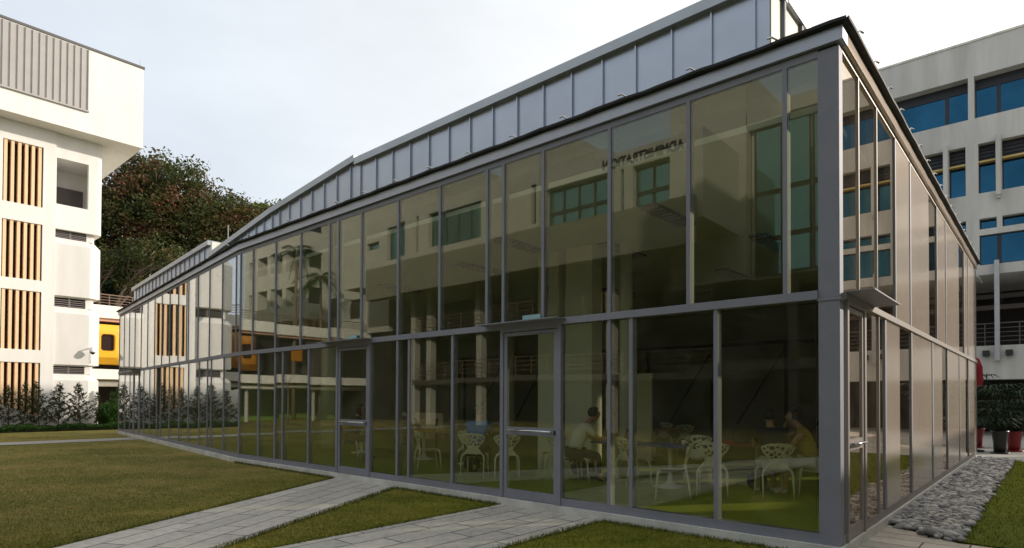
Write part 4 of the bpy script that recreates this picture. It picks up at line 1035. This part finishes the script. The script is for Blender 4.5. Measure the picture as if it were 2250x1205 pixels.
# ================================================================== THINGS BY THE FAR RIGHT CORNER
def pot_plant(loc, label, potm, r, h, seed, lh=1.5):
    t = thing('potted_palm', loc, label, 'potted plant', 'potted lady palms by the pavilion corner')
    rr = random.Random(seed)
    mb = MB(); mb.lathe(loc, [(r * .72, 0), (r * .80, h * .5), (r * .98, h * .9), (r * 1.06, h * .92), (r * 1.06, h), (r * .93, h), (r * .9, h - .06)], 24); build('pot', mb, M[potm], t, True)
    mb = MB(); mb.lathe(loc, [(r * 1.12, -.0), (r * 1.16, .04), (r * .7, .04)], 24); build('saucer', mb, M[potm], t, True)
    mb = MB(); fl = []
    for k in range(24):
        a = rr.uniform(0, 6.28); rad = rr.uniform(.02, r * .6); hh = rr.uniform(.25, lh) if k > 5 else rr.uniform(.15, .5)
        b0 = Vector((loc[0] + rad * math.cos(a), loc[1] + rad * math.sin(a), h - .06)); tp = b0 + Vector((math.cos(a) * hh * .35, math.sin(a) * hh * .35, hh))
        mb.tube([b0, b0.lerp(tp, .5) + Vector((0, 0, .08)), tp], [.018, .014, .008], 5)
        nb = 9
        for q in range(nb):
            an = a + (q / (nb - 1) - .5) * 3.6; L = rr.uniform(.4, .62); dn = rr.uniform(.12, .4)
            d = Vector((math.cos(an), math.sin(an), .12)); sd = Vector((-math.sin(an), math.cos(an), 0)) * .032
            m1 = tp + d * L * .5 + Vector((0, 0, .05)); e = tp + d * L - Vector((0, 0, dn * L))
            fl.append((tp, m1 - sd, m1 + sd, e))
    build('stem', mb, M['deep_leaf'], t)
    mb = MB()
    for p, q, r_, e in fl: mb.face([p, q, e, r_])
    build('fronds', mb, M['deep_leaf'], t, recalc=False)
pot_plant((15.25, 19.15, .005), 'lady palm in a black pot, frontmost by the pavilion corner', 'pot_black', .22, .72, 1, 1.5)
pot_plant((16.35, 19.95, .005), 'lady palm in a red pot, right of the black pot', 'pot_red', .22, .66, 2, 1.6)
pot_plant((16.25, 21.5, .005), 'lady palm in a red pot behind the black pot, half hidden', 'pot_red', .27, .70, 3, 1.9)
pot_plant((18.0, 20.4, .005), 'lady palm at the right picture edge', 'pot_black', .22, .7, 4, 1.7)
ps = thing('folded_parasol', (14.97, 19.9, .005), 'red folded parasol peeping out behind the far corner of the pavilion', 'parasol')
mb = MB(); mb.tube([(14.97, 19.9, .005), (14.97, 19.9, 3.15)], .025, 8); build('pole', mb, M['galv'], ps)
mb = MB(); mb.lathe((14.97, 19.9, .005), [(.3, 0), (.3, .06), (.05, .09)], 16); build('base', mb, M['gasket'], ps)
mb = MB(); n = 16; i0 = 0; prof = [(.03, 3.13), (.15, 3.0), (.22, 2.75), (.23, 2.3), (.21, 2.1)]
for r, z in prof:
    for j in range(n):
        th = 2 * math.pi * j / n; q = r * (1 + .22 * math.cos(th * 8)); mb.v.append((14.97 + q * math.cos(th), 19.9 + q * math.sin(th), z))
for k in range(len(prof) - 1):
    for j in range(n): l = (j + 1) % n; mb.f.append((k * n + j, k * n + l, (k + 1) * n + l, (k + 1) * n + j))
build('canopy', mb, M['canvas_red'], ps)

# ================================================================== BUILDINGS ACROSS THE COURTYARD (seen in the glass)
def window(fr, parent, a0, a1, z0, z1, b, m, nbar=0, tr=None, f=.06):
    mb = MB()
    fr.box(mb, a0, a1, b, b + .06, z0, z0 + f); fr.box(mb, a0, a1, b, b + .06, z1 - f, z1); fr.box(mb, a0, a0 + f, b, b + .06, z0 + f, z1 - f); fr.box(mb, a1 - f, a1, b, b + .06, z0 + f, z1 - f)
    for k in range(nbar): x = a0 + (a1 - a0) * (k + 1) / (nbar + 1); fr.box(mb, x - .07, x + .07, b, b + .056, z0 + f, z1 - f)
    if tr: fr.box(mb, a0 + f, a1 - f, b, b + .064, tr - .1, tr + .1)
    w = build('window', mb, M['frame'], parent)
    mb = MB(); fr.box(mb, a0 + f, a1 - f, b + .01, b + .03, z0 + f, z1 - f); build('pane', mb, M[m], w)
adm = thing('administration_building', PB.P(13, -18), 'cream office building lettered ADMINISTRATION over a teal window band', 'building')
b0 = -18.0
mb = MB()
hol = [(14.40, 18.2, 10.66, 12.66, .4), (11.2, 13.1, 10.66, 12.66, .4), (13.58, 13.76, 10.66, 12.66, .3)]
PB.wall(mb, (9.6, 18.45), (9.55, 13.5), b0, hol, -1)
for z in (9.55, 13.5): mb.face([PB.P(9.6, b0, z), PB.P(18.45, b0, z), PB.P(18.45, b0 - 8, z), PB.P(9.6, b0 - 8, z)])
for a in (9.6, 18.45): mb.face([PB.P(a, b0, 9.55), PB.P(a, b0 - 8, 9.55), PB.P(a, b0 - 8, 13.5), PB.P(a, b0, 13.5)])
PB.box(mb, 17.5, 24, b0 - 12, b0 - 5, 12, 16.2)
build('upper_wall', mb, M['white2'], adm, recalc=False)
for a0, a1, nb, d in ((14.4, 18.2, 3, .4), (11.2, 13.1, 1, .4), (13.58, 13.76, 0, .3)): window(PB, adm, a0, a1, 10.66, 12.66, b0 - d, 'tealglass', nb, 11.4)
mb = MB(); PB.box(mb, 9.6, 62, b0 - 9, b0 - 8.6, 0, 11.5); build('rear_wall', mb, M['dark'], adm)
for z in (6.0, 2.9):
    mb = MB(); PB.box(mb, 9.6, 30, b0 - 8.6, b0 - 1.0, z - .3, z); build('floor_slab', mb, M['louvre'], adm)
    mb = MB()
    for q in range(4): mb.tube([PB.P(9.6, b0 - 1.1, z + .3 + q * .25), PB.P(30, b0 - 1.1, z + .3 + q * .25)], .02, 6)
    for q in range(18): mb.tube([PB.P(9.7 + q * 1.15, b0 - 1.1, z), PB.P(9.7 + q * 1.15, b0 - 1.1, z + 1.05)], .02, 6)
    build('balcony_railing', mb, M['rail'], adm)
for a in (15, 24.5, 28.7, 30.3):
    mb = MB(); PB.box(mb, a, a + .45, b0 - 1.9, b0 - 1.45, 0, 9.54); build('column', mb, M['white2'], adm)
fc = bpy.data.curves.new('letters', 'FONT'); fc.body = 'ADMINISTRATION'; fc.size = .66; fc.extrude = .04; fc.align_x = 'LEFT'
fo = bpy.data.objects.new('letters_cage', fc); COL.objects.link(fo)
dg = bpy.context.evaluated_depsgraph_get(); dg.update()
tm = bpy.data.meshes.new_from_object(fo.evaluated_get(dg)); bpy.data.objects.remove(fo, do_unlink=True)
tm.materials.clear(); lo = link_mesh('lettering', tm, M['letter'], adm)
wdt = max(v.co.x for v in tm.vertices); sc_ = 4.15 / wdt
p = PB.P(10.5, b0 + .03, 12.82); rm = Matrix(((dB[0], 0, dR[0], 0), (dB[1], 0, dR[1], 0), (0, 1, 0, 0), (0, 0, 0, 1)))
lo.matrix_local = Matrix.Translation(Vector(p) - adm.location) @ rm @ Matrix.Diagonal((sc_, 1, 1, 1))
# block that steps forward, left of it
stp = thing('teal_window_block', PB.P(22, -15.2), 'cream block with tall teal windows stepping forward beside the lettered building', 'building')
b1 = -17.7
hol = [(29.3, 31.6, 10.9, 13.1, .35), (22.75, 27.0, 11.0, 13.1, .35), (27.95, 28.2, 10.9, 13.15, .35), (18.65, 19.0, 10.8, 12.9, .35), (32.5, 33.9, 11.9, 12.4, .3)]
mb = MB(); PB.wall(mb, (18.5, 36.5), (9.4, 13.9), b1, hol, -1)
for a in (18.5, 36.5): mb.face([PB.P(a, b1, 9.4), PB.P(a, b1 - 8, 9.4), PB.P(a, b1 - 8, 13.9), PB.P(a, b1, 13.9)])
for a0, a1 in ((18.5, 21.3), (26.3, 36.5)): PB.box(mb, a0, a1, b1 - 8, b1, 13.9, 16.6)
for z in (9.4, 13.9): mb.face([PB.P(18.5, b1, z), PB.P(36.5, b1, z), PB.P(36.5, b1 - 8, z), PB.P(18.5, b1 - 8, z)])
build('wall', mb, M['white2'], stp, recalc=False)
for h, nb in zip(hol, (1, 3, 0, 0, 0)): window(PB, stp, h[0], h[1], h[2], h[3], b1 - h[4], 'tealglass', nb)
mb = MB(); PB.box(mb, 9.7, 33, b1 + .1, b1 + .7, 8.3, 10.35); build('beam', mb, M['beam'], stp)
# taller block on the right of the lettered building
cur = thing('curtain_wall_block', PB.P(8, -22), 'tall cream block with a teal curtain wall opposite the pavilion corner', 'building')
b2 = -22.0
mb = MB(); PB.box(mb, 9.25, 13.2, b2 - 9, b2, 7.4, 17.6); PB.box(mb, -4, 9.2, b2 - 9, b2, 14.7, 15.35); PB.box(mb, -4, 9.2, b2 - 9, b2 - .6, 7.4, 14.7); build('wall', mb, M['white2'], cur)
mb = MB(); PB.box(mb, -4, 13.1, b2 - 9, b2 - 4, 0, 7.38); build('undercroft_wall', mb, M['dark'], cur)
mb = MB(); PB.box(mb, -4, 13.1, b2 - 1, b2 - .7, 3.0, 3.5); PB.box(mb, 7.2, 7.6, b2 - 1.4, b2 - 1.05, 0, 7.38); PB.box(mb, 4.2, 4.6, b2 - 1.4, b2 - 1.05, 0, 7.38); build('undercroft_frame', mb, M['louvre'], cur)
for k in range(5):
    a = 9.1 - 2.6 * (k + 1)
    window(PB, cur, a, a + 2.5, 7.5, 9.2, b2 - .55, 'tealglass', 1); window(PB, cur, a, a + 2.5, 9.3, 11.4, b2 - .55, 'tealglass', 1); window(PB, cur, a, a + 2.5, 11.5, 14.6, b2 - .55, 'tealglass', 1)
# slab tower with slots
slt = thing('slot_window_tower', PB.P(36, -20), 'plain cream tower with slot windows and louvres across the courtyard', 'building')
b3 = -22.0
hol = [(37.9, 39.5, 13.4, 14.0, .3), (37.9, 39.5, 9.9, 10.4, .3), (40.7, 42.3, 13.9, 15.3, .25), (40.7, 42.3, 12.6, 13.1, .25), (40.7, 42.3, 10.6, 11.0, .25), (40.7, 42.3, 8.2, 9.8, .25)]
mb = MB(); PB.wall(mb, (37.05, 44), (7.0, 20), b3, hol, -1)
for a in (37.05, 44): mb.face([PB.P(a, b3, 7), PB.P(a, b3 - 6, 7), PB.P(a, b3 - 6, 20), PB.P(a, b3, 20)])
mb.face([PB.P(37.05, b3, 20), PB.P(44, b3, 20), PB.P(44, b3 - 6, 20), PB.P(37.05, b3 - 6, 20)])
build('wall', mb, M['white2'], slt, recalc=False)
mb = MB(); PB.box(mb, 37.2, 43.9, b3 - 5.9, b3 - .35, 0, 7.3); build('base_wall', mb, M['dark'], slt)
for h in hol:
    mb = MB(); PB.box(mb, h[0], h[1], b3 - h[4] - .1, b3 - h[4], h[2], h[3]); build('slot_back', mb, M['frame'], slt)
    if h[3] - h[2] > 1:
        mb = MB()
        for k in range(8): PB.box(mb, h[0], h[1], b3 - .2, b3 - .03, h[2] + .06 + k * .165, h[2] + .12 + k * .165)
        build('louvre', mb, M['louvre'], slt)
# unseen block added on the viewer's right to throw shade on the lettered building
ngb = thing('added_shade_block', PB.P(-12, 0), 'tall pale unseen block added right of the view to shade the courtyard', 'building')
NF = Fr(PB.P(-6, 0), dR, -dB)
hol = [(-9 + 3.9 * q, -6.2 + 3.9 * q, .9 + 3.5 * k, 2.6 + 3.5 * k, .3) for q in range(4) for k in range(5)]
mb = MB(); NF.wall(mb, (-10, 6.9), (-.05, 20.6), 0, hol, 1)
for a in (-10, 6.9): mb.face([NF.P(a, 0, 0), NF.P(a, 14, 0), NF.P(a, 14, 20.6), NF.P(a, 0, 20.6)])
mb.face([NF.P(-10, 14, 0), NF.P(6.9, 14, 0), NF.P(6.9, 14, 20.6), NF.P(-10, 14, 20.6)]); mb.face([NF.P(-10, 0, 20.6), NF.P(6.9, 0, 20.6), NF.P(6.9, 14, 20.6), NF.P(-10, 14, 20.6)])
build('wall', mb, M['white2'], ngb, recalc=False)
mb = MB(); NF.box(mb, 6.95, 25, 2, 10, -.05, 5.7); build('added_shade_wing', mb, M['white2'], ngb)  # unseen wing added to keep sun off the pebbles and lower side front
for h in hol: window(NF, ngb, h[0], h[1], h[2], h[3], .3, 'officeglass', 1)
# balcony block far beyond the terrace
hb = thing('balcony_block', (-51.3, 23.8, 0), 'cream four storey block with recessed balconies beyond the pod wing', 'building')
HF = Fr((-51.3, 23.8), -dR, nR); HS = Fr((-51.3, 23.8), dB, dR)
def lev(k): return 9.6 + 3.5 * k
mb = MB(); hf = []; hs = []
for k in range(4):
    hf += [(.5, 2.0, lev(k) + 1.4, lev(k) + 3.0, .4)]; hs += [(.9 + 2.7 * q, 2.9 + 2.7 * q, lev(k) + 1.2, lev(k) + 3.1, 1.2) for q in range(4)]
HF.wall(mb, (0, 4.9), (9.4, 25), 0, hf, -1); HS.wall(mb, (0, 12), (9.4, 25), 0, hs, -1)
mb.face([HF.P(4.9, 0, 9.4), HF.P(4.9, -12, 9.4), HF.P(4.9, -12, 25), HF.P(4.9, 0, 25)])
mb.face([HF.P(0, 0, 25), HF.P(4.9, 0, 25), HF.P(4.9, -12, 25), HF.P(0, -12, 25)]); mb.face([HF.P(0, 0, 9.4), HF.P(4.9, 0, 9.4), HF.P(4.9, -12, 9.4), HF.P(0, -12, 9.4)])
build('wall', mb, M['white2'], hb, recalc=False)
for h in hf: window(HF, hb, h[0], h[1], h[2], h[3], -h[4], 'frame', 0)
for h in hs: window(HS, hb, h[0], h[1], h[2], h[3], -h[4], 'frame', 1)
for a, f_ in ((.4, HF), (3.6, HF), (4.5, HS), (9.5, HS)):
    mb = MB(); f_.box(mb, a, a + .5, -1.2, -.7, 0, 9.4); build('column', mb, M['white2'], hb)
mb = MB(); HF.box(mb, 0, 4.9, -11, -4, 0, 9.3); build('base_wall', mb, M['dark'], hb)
mb = MB(); mb.tube([HF.P(3.9, .3, 7.5), HF.P(3.9, .3, 21.5), HF.P(3.5, .3, 22.3), HF.P(1, .35, 22.6)], .22, 10); build('drain_pipe', mb, M['white2'], hb, True)

# ================================================================== PLANTS
def leaf_quads(C_, size, spread, flat=.6):
    n = len(C_); nv = RNG.normal(0, 1, (n, 3)); nv[:, 2] = np.abs(nv[:, 2]) * flat + .2; nv /= np.linalg.norm(nv, axis=1)[:, None]
    t = RNG.normal(0, 1, (n, 3)); t -= (t * nv).sum(1)[:, None] * nv; t /= np.linalg.norm(t, axis=1)[:, None]; b = np.cross(nv, t)
    L = size * RNG.uniform(.6, 1.4, n)[:, None]; W = L * RNG.uniform(.35, .6, n)[:, None]
    V = np.stack([C_ - t * L, C_ + b * W - t * L * .1, C_ + t * L, C_ - b * W - t * L * .1], 1)
    return V.reshape(-1, 3), np.arange(n * 4).reshape(-1, 4)
def tree(name, base, label, lobes, m, nclump, nleaf, size, clump_r, trunk_r=.35, limb=True, group=None, barkm='barkpale', seed=1):
    """lobes: list of (centre, radii); leaves grow in small clumps scattered through and over each lobe"""
    t = thing(name, base, label, 'tree', group); rr = random.Random(seed)
    mb = MB(); bx, by, bz = base
    heart = Vector(lobes[0][0]); fork = Vector((bx + rr.uniform(-.4, .4), by, bz + (heart.z - bz) * .45))
    mb.tube([(bx, by, bz - .2), (bx + .1, by, bz + (fork.z - bz) * .4), fork], [trunk_r * 1.25, trunk_r, trunk_r * .8], 10)
    vol = [l[1][0] * l[1][1] * l[1][2] for l in lobes]; P_ = []
    for (c, r), v in zip(lobes, vol):
        k = int(nclump * v / sum(vol)) + 3
        c_ = Vector(c); mid = fork.lerp(c_, .55) + Vector((rr.uniform(-.6, .6), rr.uniform(-.6, .6), .4))
        mb.tube([fork, mid, c_ + Vector((0, 0, r[2] * .3))], [trunk_r * .6, trunk_r * .38, trunk_r * .1], 7)
        d = RNG.normal(0, 1, (k, 3)); d /= np.linalg.norm(d, axis=1)[:, None]
        q = np.array(c) + d * np.array(r) * (RNG.uniform(.35, 1.0, k) ** .45)[:, None]
        P_.append(q)
        for j in range(min(14, k)):
            e = Vector(q[j]); mb.tube([mid.lerp(c_, rr.uniform(0, 1)), (mid + e) / 2 + Vector((0, 0, .3)), e], [trunk_r * .2, trunk_r * .12, .02], 5)
    build('trunk', mb, M[barkm], t, True)
    P_ = np.concatenate(P_)
    sh = RNG.uniform(.5, 1.3, len(P_))
    pts = np.repeat(P_, nleaf, 0) + RNG.normal(0, 1, (len(P_) * nleaf, 3)) * np.array([1, 1, .55]) * clump_r * np.repeat(sh, nleaf)[:, None]
    V, F = leaf_quads(pts, size, 1); np_mesh('crown', V, F, M[m], t)
tree('rain_tree', (-33.5, 54, 0), 'huge spreading tree with rusty and green foliage behind the louvred tower', [((-32, 55, 16.5), (6.2, 6, 5.2)), ((-36.5, 55, 15.5), (5.5, 6, 5)), ((-28.3, 54, 14.5), (4.5, 5, 4.6)), ((-30.5, 54, 20.2), (4.2, 4, 2.6)), ((-34.5, 55, 20.6), (4.2, 4, 2.6)), ((-26.2, 55, 17.2), (3.2, 4, 3.0))], 'rust_leaf', 1500, 62, .15, .60, .55, seed=3)
tree('olive_tree', (-25.5, 52, 0), 'olive green tree right of the huge rusty tree', [((-24.6, 53, 14.8), (3.4, 4, 3.8)), ((-27, 53, 12.6), (3.0, 3.4, 2.4)), ((-22.2, 53, 14.4), (3.0, 3.5, 3.2)), ((-20.9, 53, 15.4), (2.6, 3.0, 2.7))], 'olive_leaf', 760, 60, .15, .55, .35, seed=5)
tree('bright_tree', (-24.5, 62, 0), 'small bright green tree top above the zinc roof edge', [((-26.2, 62, 19.6), (2.4, 2.4, 1.6)), ((-23.8, 62, 19.9), (2.0, 2, 1.4)), ((-25, 62, 17), (3, 3, 2.6))], 'lime_leaf', 220, 60, .16, .5, .3, seed=6)
tree('understorey_tree', (-30.5, 45, 0), 'low green tree with a forked pale trunk under the huge tree', [((-30.3, 44.5, 11.6), (2.2, 2.0, .9)), ((-26.4, 45, 12.2), (2.0, 2.0, .9)), ((-28.0, 46, 10.2), (1.4, 1.4, .7))], 'olive_leaf', 90, 56, .13, .5, .30, seed=8)
# dark wood behind: one mass
pts = np.stack([RNG.uniform(-62, -14, 26000), RNG.uniform(58, 66, 26000), np.zeros(26000)], 1)
pts[:, 2] = RNG.uniform(.5, 1, 26000) * (14.5 + 2.2 * np.sin(pts[:, 0] * .55) + 1.2 * np.sin(pts[:, 0] * 1.7)); pts[13000:, 2] *= RNG.uniform(0, 1, 13000)
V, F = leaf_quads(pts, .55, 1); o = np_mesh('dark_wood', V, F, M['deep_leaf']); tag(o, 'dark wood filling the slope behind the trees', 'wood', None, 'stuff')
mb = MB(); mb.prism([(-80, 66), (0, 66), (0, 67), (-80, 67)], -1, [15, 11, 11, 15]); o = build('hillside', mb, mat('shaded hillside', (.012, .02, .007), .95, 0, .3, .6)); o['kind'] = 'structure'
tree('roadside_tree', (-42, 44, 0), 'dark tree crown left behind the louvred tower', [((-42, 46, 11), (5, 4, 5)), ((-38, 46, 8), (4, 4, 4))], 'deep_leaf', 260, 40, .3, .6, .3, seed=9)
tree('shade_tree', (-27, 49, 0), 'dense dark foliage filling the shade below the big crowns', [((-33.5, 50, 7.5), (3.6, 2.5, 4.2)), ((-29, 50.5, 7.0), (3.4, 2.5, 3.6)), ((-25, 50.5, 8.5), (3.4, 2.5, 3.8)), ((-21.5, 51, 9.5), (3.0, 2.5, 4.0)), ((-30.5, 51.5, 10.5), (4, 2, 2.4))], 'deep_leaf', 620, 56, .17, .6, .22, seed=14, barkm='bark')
def palm(base, h, label, seed):
    t = thing('palm_tree', base, label, 'palm', 'tall palms before the balcony block'); rr = random.Random(seed); bx, by, bz = base
    mb = MB(); tp = Vector((bx + rr.uniform(-.5, .5), by, bz + h)); mb.tube([base, (bx + .1, by, bz + h * .5), tp], [.17, .13, .09], 8); build('trunk', mb, M['barkpale'], t, True)
    mb = MB()
    for k in range(20):
        a = rr.uniform(0, 6.28); el = rr.uniform(-.3, 1.1); L = rr.uniform(1.7, 2.4); d = Vector((math.cos(a) * math.cos(el), math.sin(a) * math.cos(el), math.sin(el)))
        sd = Vector((-math.sin(a), math.cos(a), 0)); axis = [tp + d * L * q / 8 - Vector((0, 0, .8 * (q / 8) ** 2 * L)) for q in range(9)]
        mb.tube(axis, [.025] * 8 + [.006], 4)
        for q in range(30):
            s_ = .12 + .88 * q / 29; p = tp + d * L * s_ - Vector((0, 0, .8 * s_ * s_ * L)); lw = .62 * math.sin(math.pi * min(1, s_ * .85 + .15)) + .08
            for g in (-1, 1):
                e = p + sd * g * lw - Vector((0, 0, lw * rr.uniform(.35, .9))) + d * .22; mb.face([p - d * .016, p + d * .016, e])
    build('fronds', mb, M['palm_leaf'], t, recalc=False)
palm((-37.5, 21.2, 0), 12.6, 'tall feathery palm nearer the tower, seen in the glass', 21); palm((-39.5, 19.9, 0), 11.0, 'shorter feathery palm beside the taller one, seen in the glass', 22)

def shrub(a, b, h, label, seed, lean=0., dens=1.0, m='shrub_leaf', width=.5):
    base = TW.P(a, b, 0); t = thing('young_conifer', base, label, 'shrub', 'young conifers along the tower wall'); rr = random.Random(seed)
    mb = MB(); pts = []
    top = Vector((base[0] + lean, base[1], h)); B = Vector(base)
    stem = [B.lerp(top, k / 6) + Vector((rr.uniform(-.03, .03), rr.uniform(-.03, .03), 0)) for k in range(7)]
    mb.tube(stem, [.030, .026, .022, .018, .014, .009, .004], 6)
    n = int(44 * dens)
    for k in range(n):
        s = (k + .5) / n; s = s ** .85; s = .06 + .90 * s; p = B.lerp(top, s); az = k * 2.4 + rr.uniform(-.4, .4)
        L = h * width * (1 - s) ** 1.05 * rr.uniform(.45, 1.3) * .92 + .08; up = rr.uniform(.25, .75)
        d = Vector((math.cos(az), math.sin(az), up)).normalized(); e = p + d * L; mid = p.lerp(e, .5) - Vector((0, 0, .03 * L))
        mb.tube([p, mid, e], [.010, .007, .003], 4)
        m_ = int(L * 44 * dens) + 8
        for q in range(m_):
            f = rr.uniform(.22, 1.03); c = (p.lerp(mid, f * 2) if f < .5 else mid.lerp(e, f * 2 - 1)); sp_ = .028 + .03 * (1 - f)
            pts.append((c.x + rr.gauss(0, sp_), c.y + rr.gauss(0, sp_), c.z + rr.gauss(0, sp_ * .8)))
    for q in range(24): f = rr.uniform(.85, 1.02); c = B.lerp(top, f); pts.append((c.x + rr.gauss(0, .03), c.y + rr.gauss(0, .03), c.z))
    build('stem', mb, M['bark'], t)
    V, F = leaf_quads(np.array(pts), .046, 1, 1.); np_mesh('foliage', V, F, M[m], t)
sh = [(-3.95, 2.2, 'young conifer cut by the left picture edge', 1, -.05, .9, .45), (-3.38, 2.35, 'thin young conifer, first before the timber louvre', 2, .05, .9, .45), (-2.75, 2.4, 'young conifer with wide low branches before the louvre edge', 3, -.25, 1.1, .55),
      (-1.98, 2.35, 'young conifer before the white pier', 4, .02, 1.2, .55), (-1.10, 2.4, 'young conifer with a bent tip before the bay panel', 5, -.08, 1.2, .52), (-.34, 1.95, 'thin sparse young conifer at the tower corner', 6, .0, .55, .25),
      (-4.7, 2.3, 'young conifer left of the timber louvre', 7, .0, 1.1, .5), (-5.5, 2.4, 'young conifer before the left bay panel', 8, .1, 1.2, .55), (-6.3, 2.1, 'young conifer at the left tower corner', 9, .0, 1., .5), (-7.3, 2.2, 'outermost young conifer left of the tower', 10, 0, 1., .5)]
for a, h, l, s, ln, dn, wd in sh: shrub(a, 1.0, h, l, s, ln, dn, 'shrub_leaf', wd)
shrub(.62, .5, 2.5, 'yellowish leaning young conifer right of the tower corner', 12, .35, 1.5, 'hedge_leaf', .45)
t = thing('round_bush', TW.P(.35, .9), 'dense green bush between the tower corner and the pavilion', 'bush')
c = np.array(TW.P(.35, .9, .65)); d = RNG.normal(0, 1, (5200, 3)); d /= np.linalg.norm(d, axis=1)[:, None]; d *= (1 + .22 * np.sin(d[:, [0]] * 7 + 1) * np.sin(d[:, [2]] * 6))
V, F = leaf_quads(c + d * np.array([.72, .6, .68]) * (RNG.uniform(.2, 1, 5200) ** .4)[:, None], .055, 1, 1.); np_mesh('foliage', V, F, M['hedge_leaf'], t)
mb = MB(); p = TW.P(.35, .9, -.02)
for k in range(7): mb.tube([p, (p[0] + math.cos(k) * .35, p[1] + math.sin(k) * .3, .8)], [.02, .008], 5)
build('stem', mb, M['bark'], t)
# low hedge
hd = thing('low_hedge', TW.P(-3, 1.8), 'low clipped green hedge along the foot of the tower', 'hedge')
n = 30000; a = RNG.uniform(-9, 2.6, n); b = 1.75 + RNG.uniform(-.55, .55, n); z = RNG.uniform(.02, 1, n) ** .6 * (.30 + .05 * np.sin(a * 3.1) + .03 * np.sin(a * 9)) * (1 - .25 * (np.abs(b - 1.75) / .55) ** 3)
pp = T0 + a[:, None] * dR + b[:, None] * nR; V, F = leaf_quads(np.concatenate([pp, z[:, None]], 1), .045, 1, 1.); np_mesh('foliage', V, F, M['hedge_leaf'], hd)
mb = MB(); TW.box(mb, -9, 2.6, 1.28, 2.2, -.02, .20); build('inner_twigs', mb, M['soil'], hd)
# young bare tree on the lawn, seen in the glass
t = thing('bare_sapling', TW.P(-15.2, 2.5), 'bare young sapling on the lawn before the pod wing', 'sapling'); p = Vector(TW.P(-15.2, 2.5, 0)); mb = MB()
mb.tube([p, p + Vector((0, 0, 2.6))], [.05, .03], 7)
for k in range(9):
    a = k * 2.4; q = p + Vector((0, 0, 1.9 + k * .08)); mb.tube([q, q + Vector((math.cos(a) * .45, math.sin(a) * .45, .75))], [.016, .004], 5)
build('branches', mb, M['barkpale'], t)

# ================================================================== LIGHT, SKY, CAMERA
SUN_AZ = math.atan2(.20, 1.0); SUN_EL = R(20)
sdir = Vector((math.cos(SUN_AZ) * math.cos(SUN_EL), math.sin(SUN_AZ) * math.cos(SUN_EL), math.sin(SUN_EL)))
ld = bpy.data.lights.new('sun', 'SUN'); ld.energy = 4.2; ld.angle = R(.8); ld.color = (1, .89, .77)
lo_ = bpy.data.objects.new('sun', ld); COL.objects.link(lo_); lo_.rotation_euler = (-sdir).to_track_quat('-Z', 'Y').to_euler(); lo_.location = (20, 5, 40)
w = bpy.data.worlds.new('World'); scene.world = w; w.use_nodes = True; nt = w.node_tree; bg = nt.nodes['Background']
sky = N(nt, 'ShaderNodeTexSky', sky_type='NISHITA'); sky.sun_disc = False; sky.sun_elevation = SUN_EL; sky.sun_rotation = math.pi / 2 - SUN_AZ
sky.air_density = 1.; sky.dust_density = 2.5; sky.ozone_density = 1.
tc = N(nt, 'ShaderNodeTexCoord')
mp = N(nt, 'ShaderNodeMapping'); mp.inputs['Scale'].default_value = (1, 1, 2.6); nt.links.new(tc.outputs['Generated'], mp.inputs['Vector'])
no = N(nt, 'ShaderNodeTexNoise'); setin(no, Scale=1.7, Detail=7., Roughness=.55); nt.links.new(mp.outputs[0], no.inputs['Vector'])
dt = N(nt, 'ShaderNodeVectorMath', operation='DOT_PRODUCT'); nt.links.new(tc.outputs['Generated'], dt.inputs[0]); dt.inputs[1].default_value = sdir
rg = ramp(nt, [(0., (7.9, 8.7, 9.7)), (.45, (8.5, 9.2, 10.0)), (.70, (11.0, 11.2, 11.3)), (1., (17, 16.2, 15.0))])
# radiance of the thin cloud sheet grows towards the sun
ma = N(nt, 'ShaderNodeMath', operation='MULTIPLY_ADD'); ma.inputs[1].default_value = .5; ma.inputs[2].default_value = .5; nt.links.new(dt.outputs['Value'], ma.inputs[0])
nt.links.new(ma.outputs[0], rg.inputs['Fac'])
fr_ = ramp(nt, [(.30, (.78, .78, .78)), (.72, (1, 1, 1))]); nt.links.new(no.outputs['Fac'], fr_.inputs['Fac'])
mx = N(nt, 'ShaderNodeMix', data_type='RGBA'); nt.links.new(fr_.outputs['Color'], mx.inputs[0]); nt.links.new(sky.outputs[0], mx.inputs[6]); nt.links.new(rg.outputs['Color'], mx.inputs[7])
nt.links.new(mx.outputs[2], bg.inputs['Color']); bg.inputs['Strength'].default_value = .10

F_PX, CY, TH, RO = 1345.41, 856.28, .01547, -.00403
cd = bpy.data.cameras.new('camera'); cam = bpy.data.objects.new('camera', cd); COL.objects.link(cam); scene.camera = cam
cd.sensor_width = 36; cd.lens = 36 * F_PX / 2250; cd.shift_y = (CY - 602.5) / 2250; cd.clip_end = 2000; cd.clip_start = .05
fw = Vector((0, math.cos(TH), math.sin(TH))); rt = Vector((1, 0, 0)); up = rt.cross(fw)
r2 = rt * math.cos(RO) - up * math.sin(RO); u2 = rt * math.sin(RO) + up * math.cos(RO)
cam.matrix_world = Matrix(((r2.x, u2.x, -fw.x, 0), (r2.y, u2.y, -fw.y, 0), (r2.z, u2.z, -fw.z, 1.65), (0, 0, 0, 1)))
scene.view_settings.view_transform = 'Standard'; scene.view_settings.look = 'None'; scene.view_settings.exposure = 0.0; scene.view_settings.gamma = 1
scene.cycles.transparent_max_bounces = 24; scene.cycles.max_bounces = 10; scene.cycles.use_denoising = True
scene.cycles.sample_clamp_indirect = 6
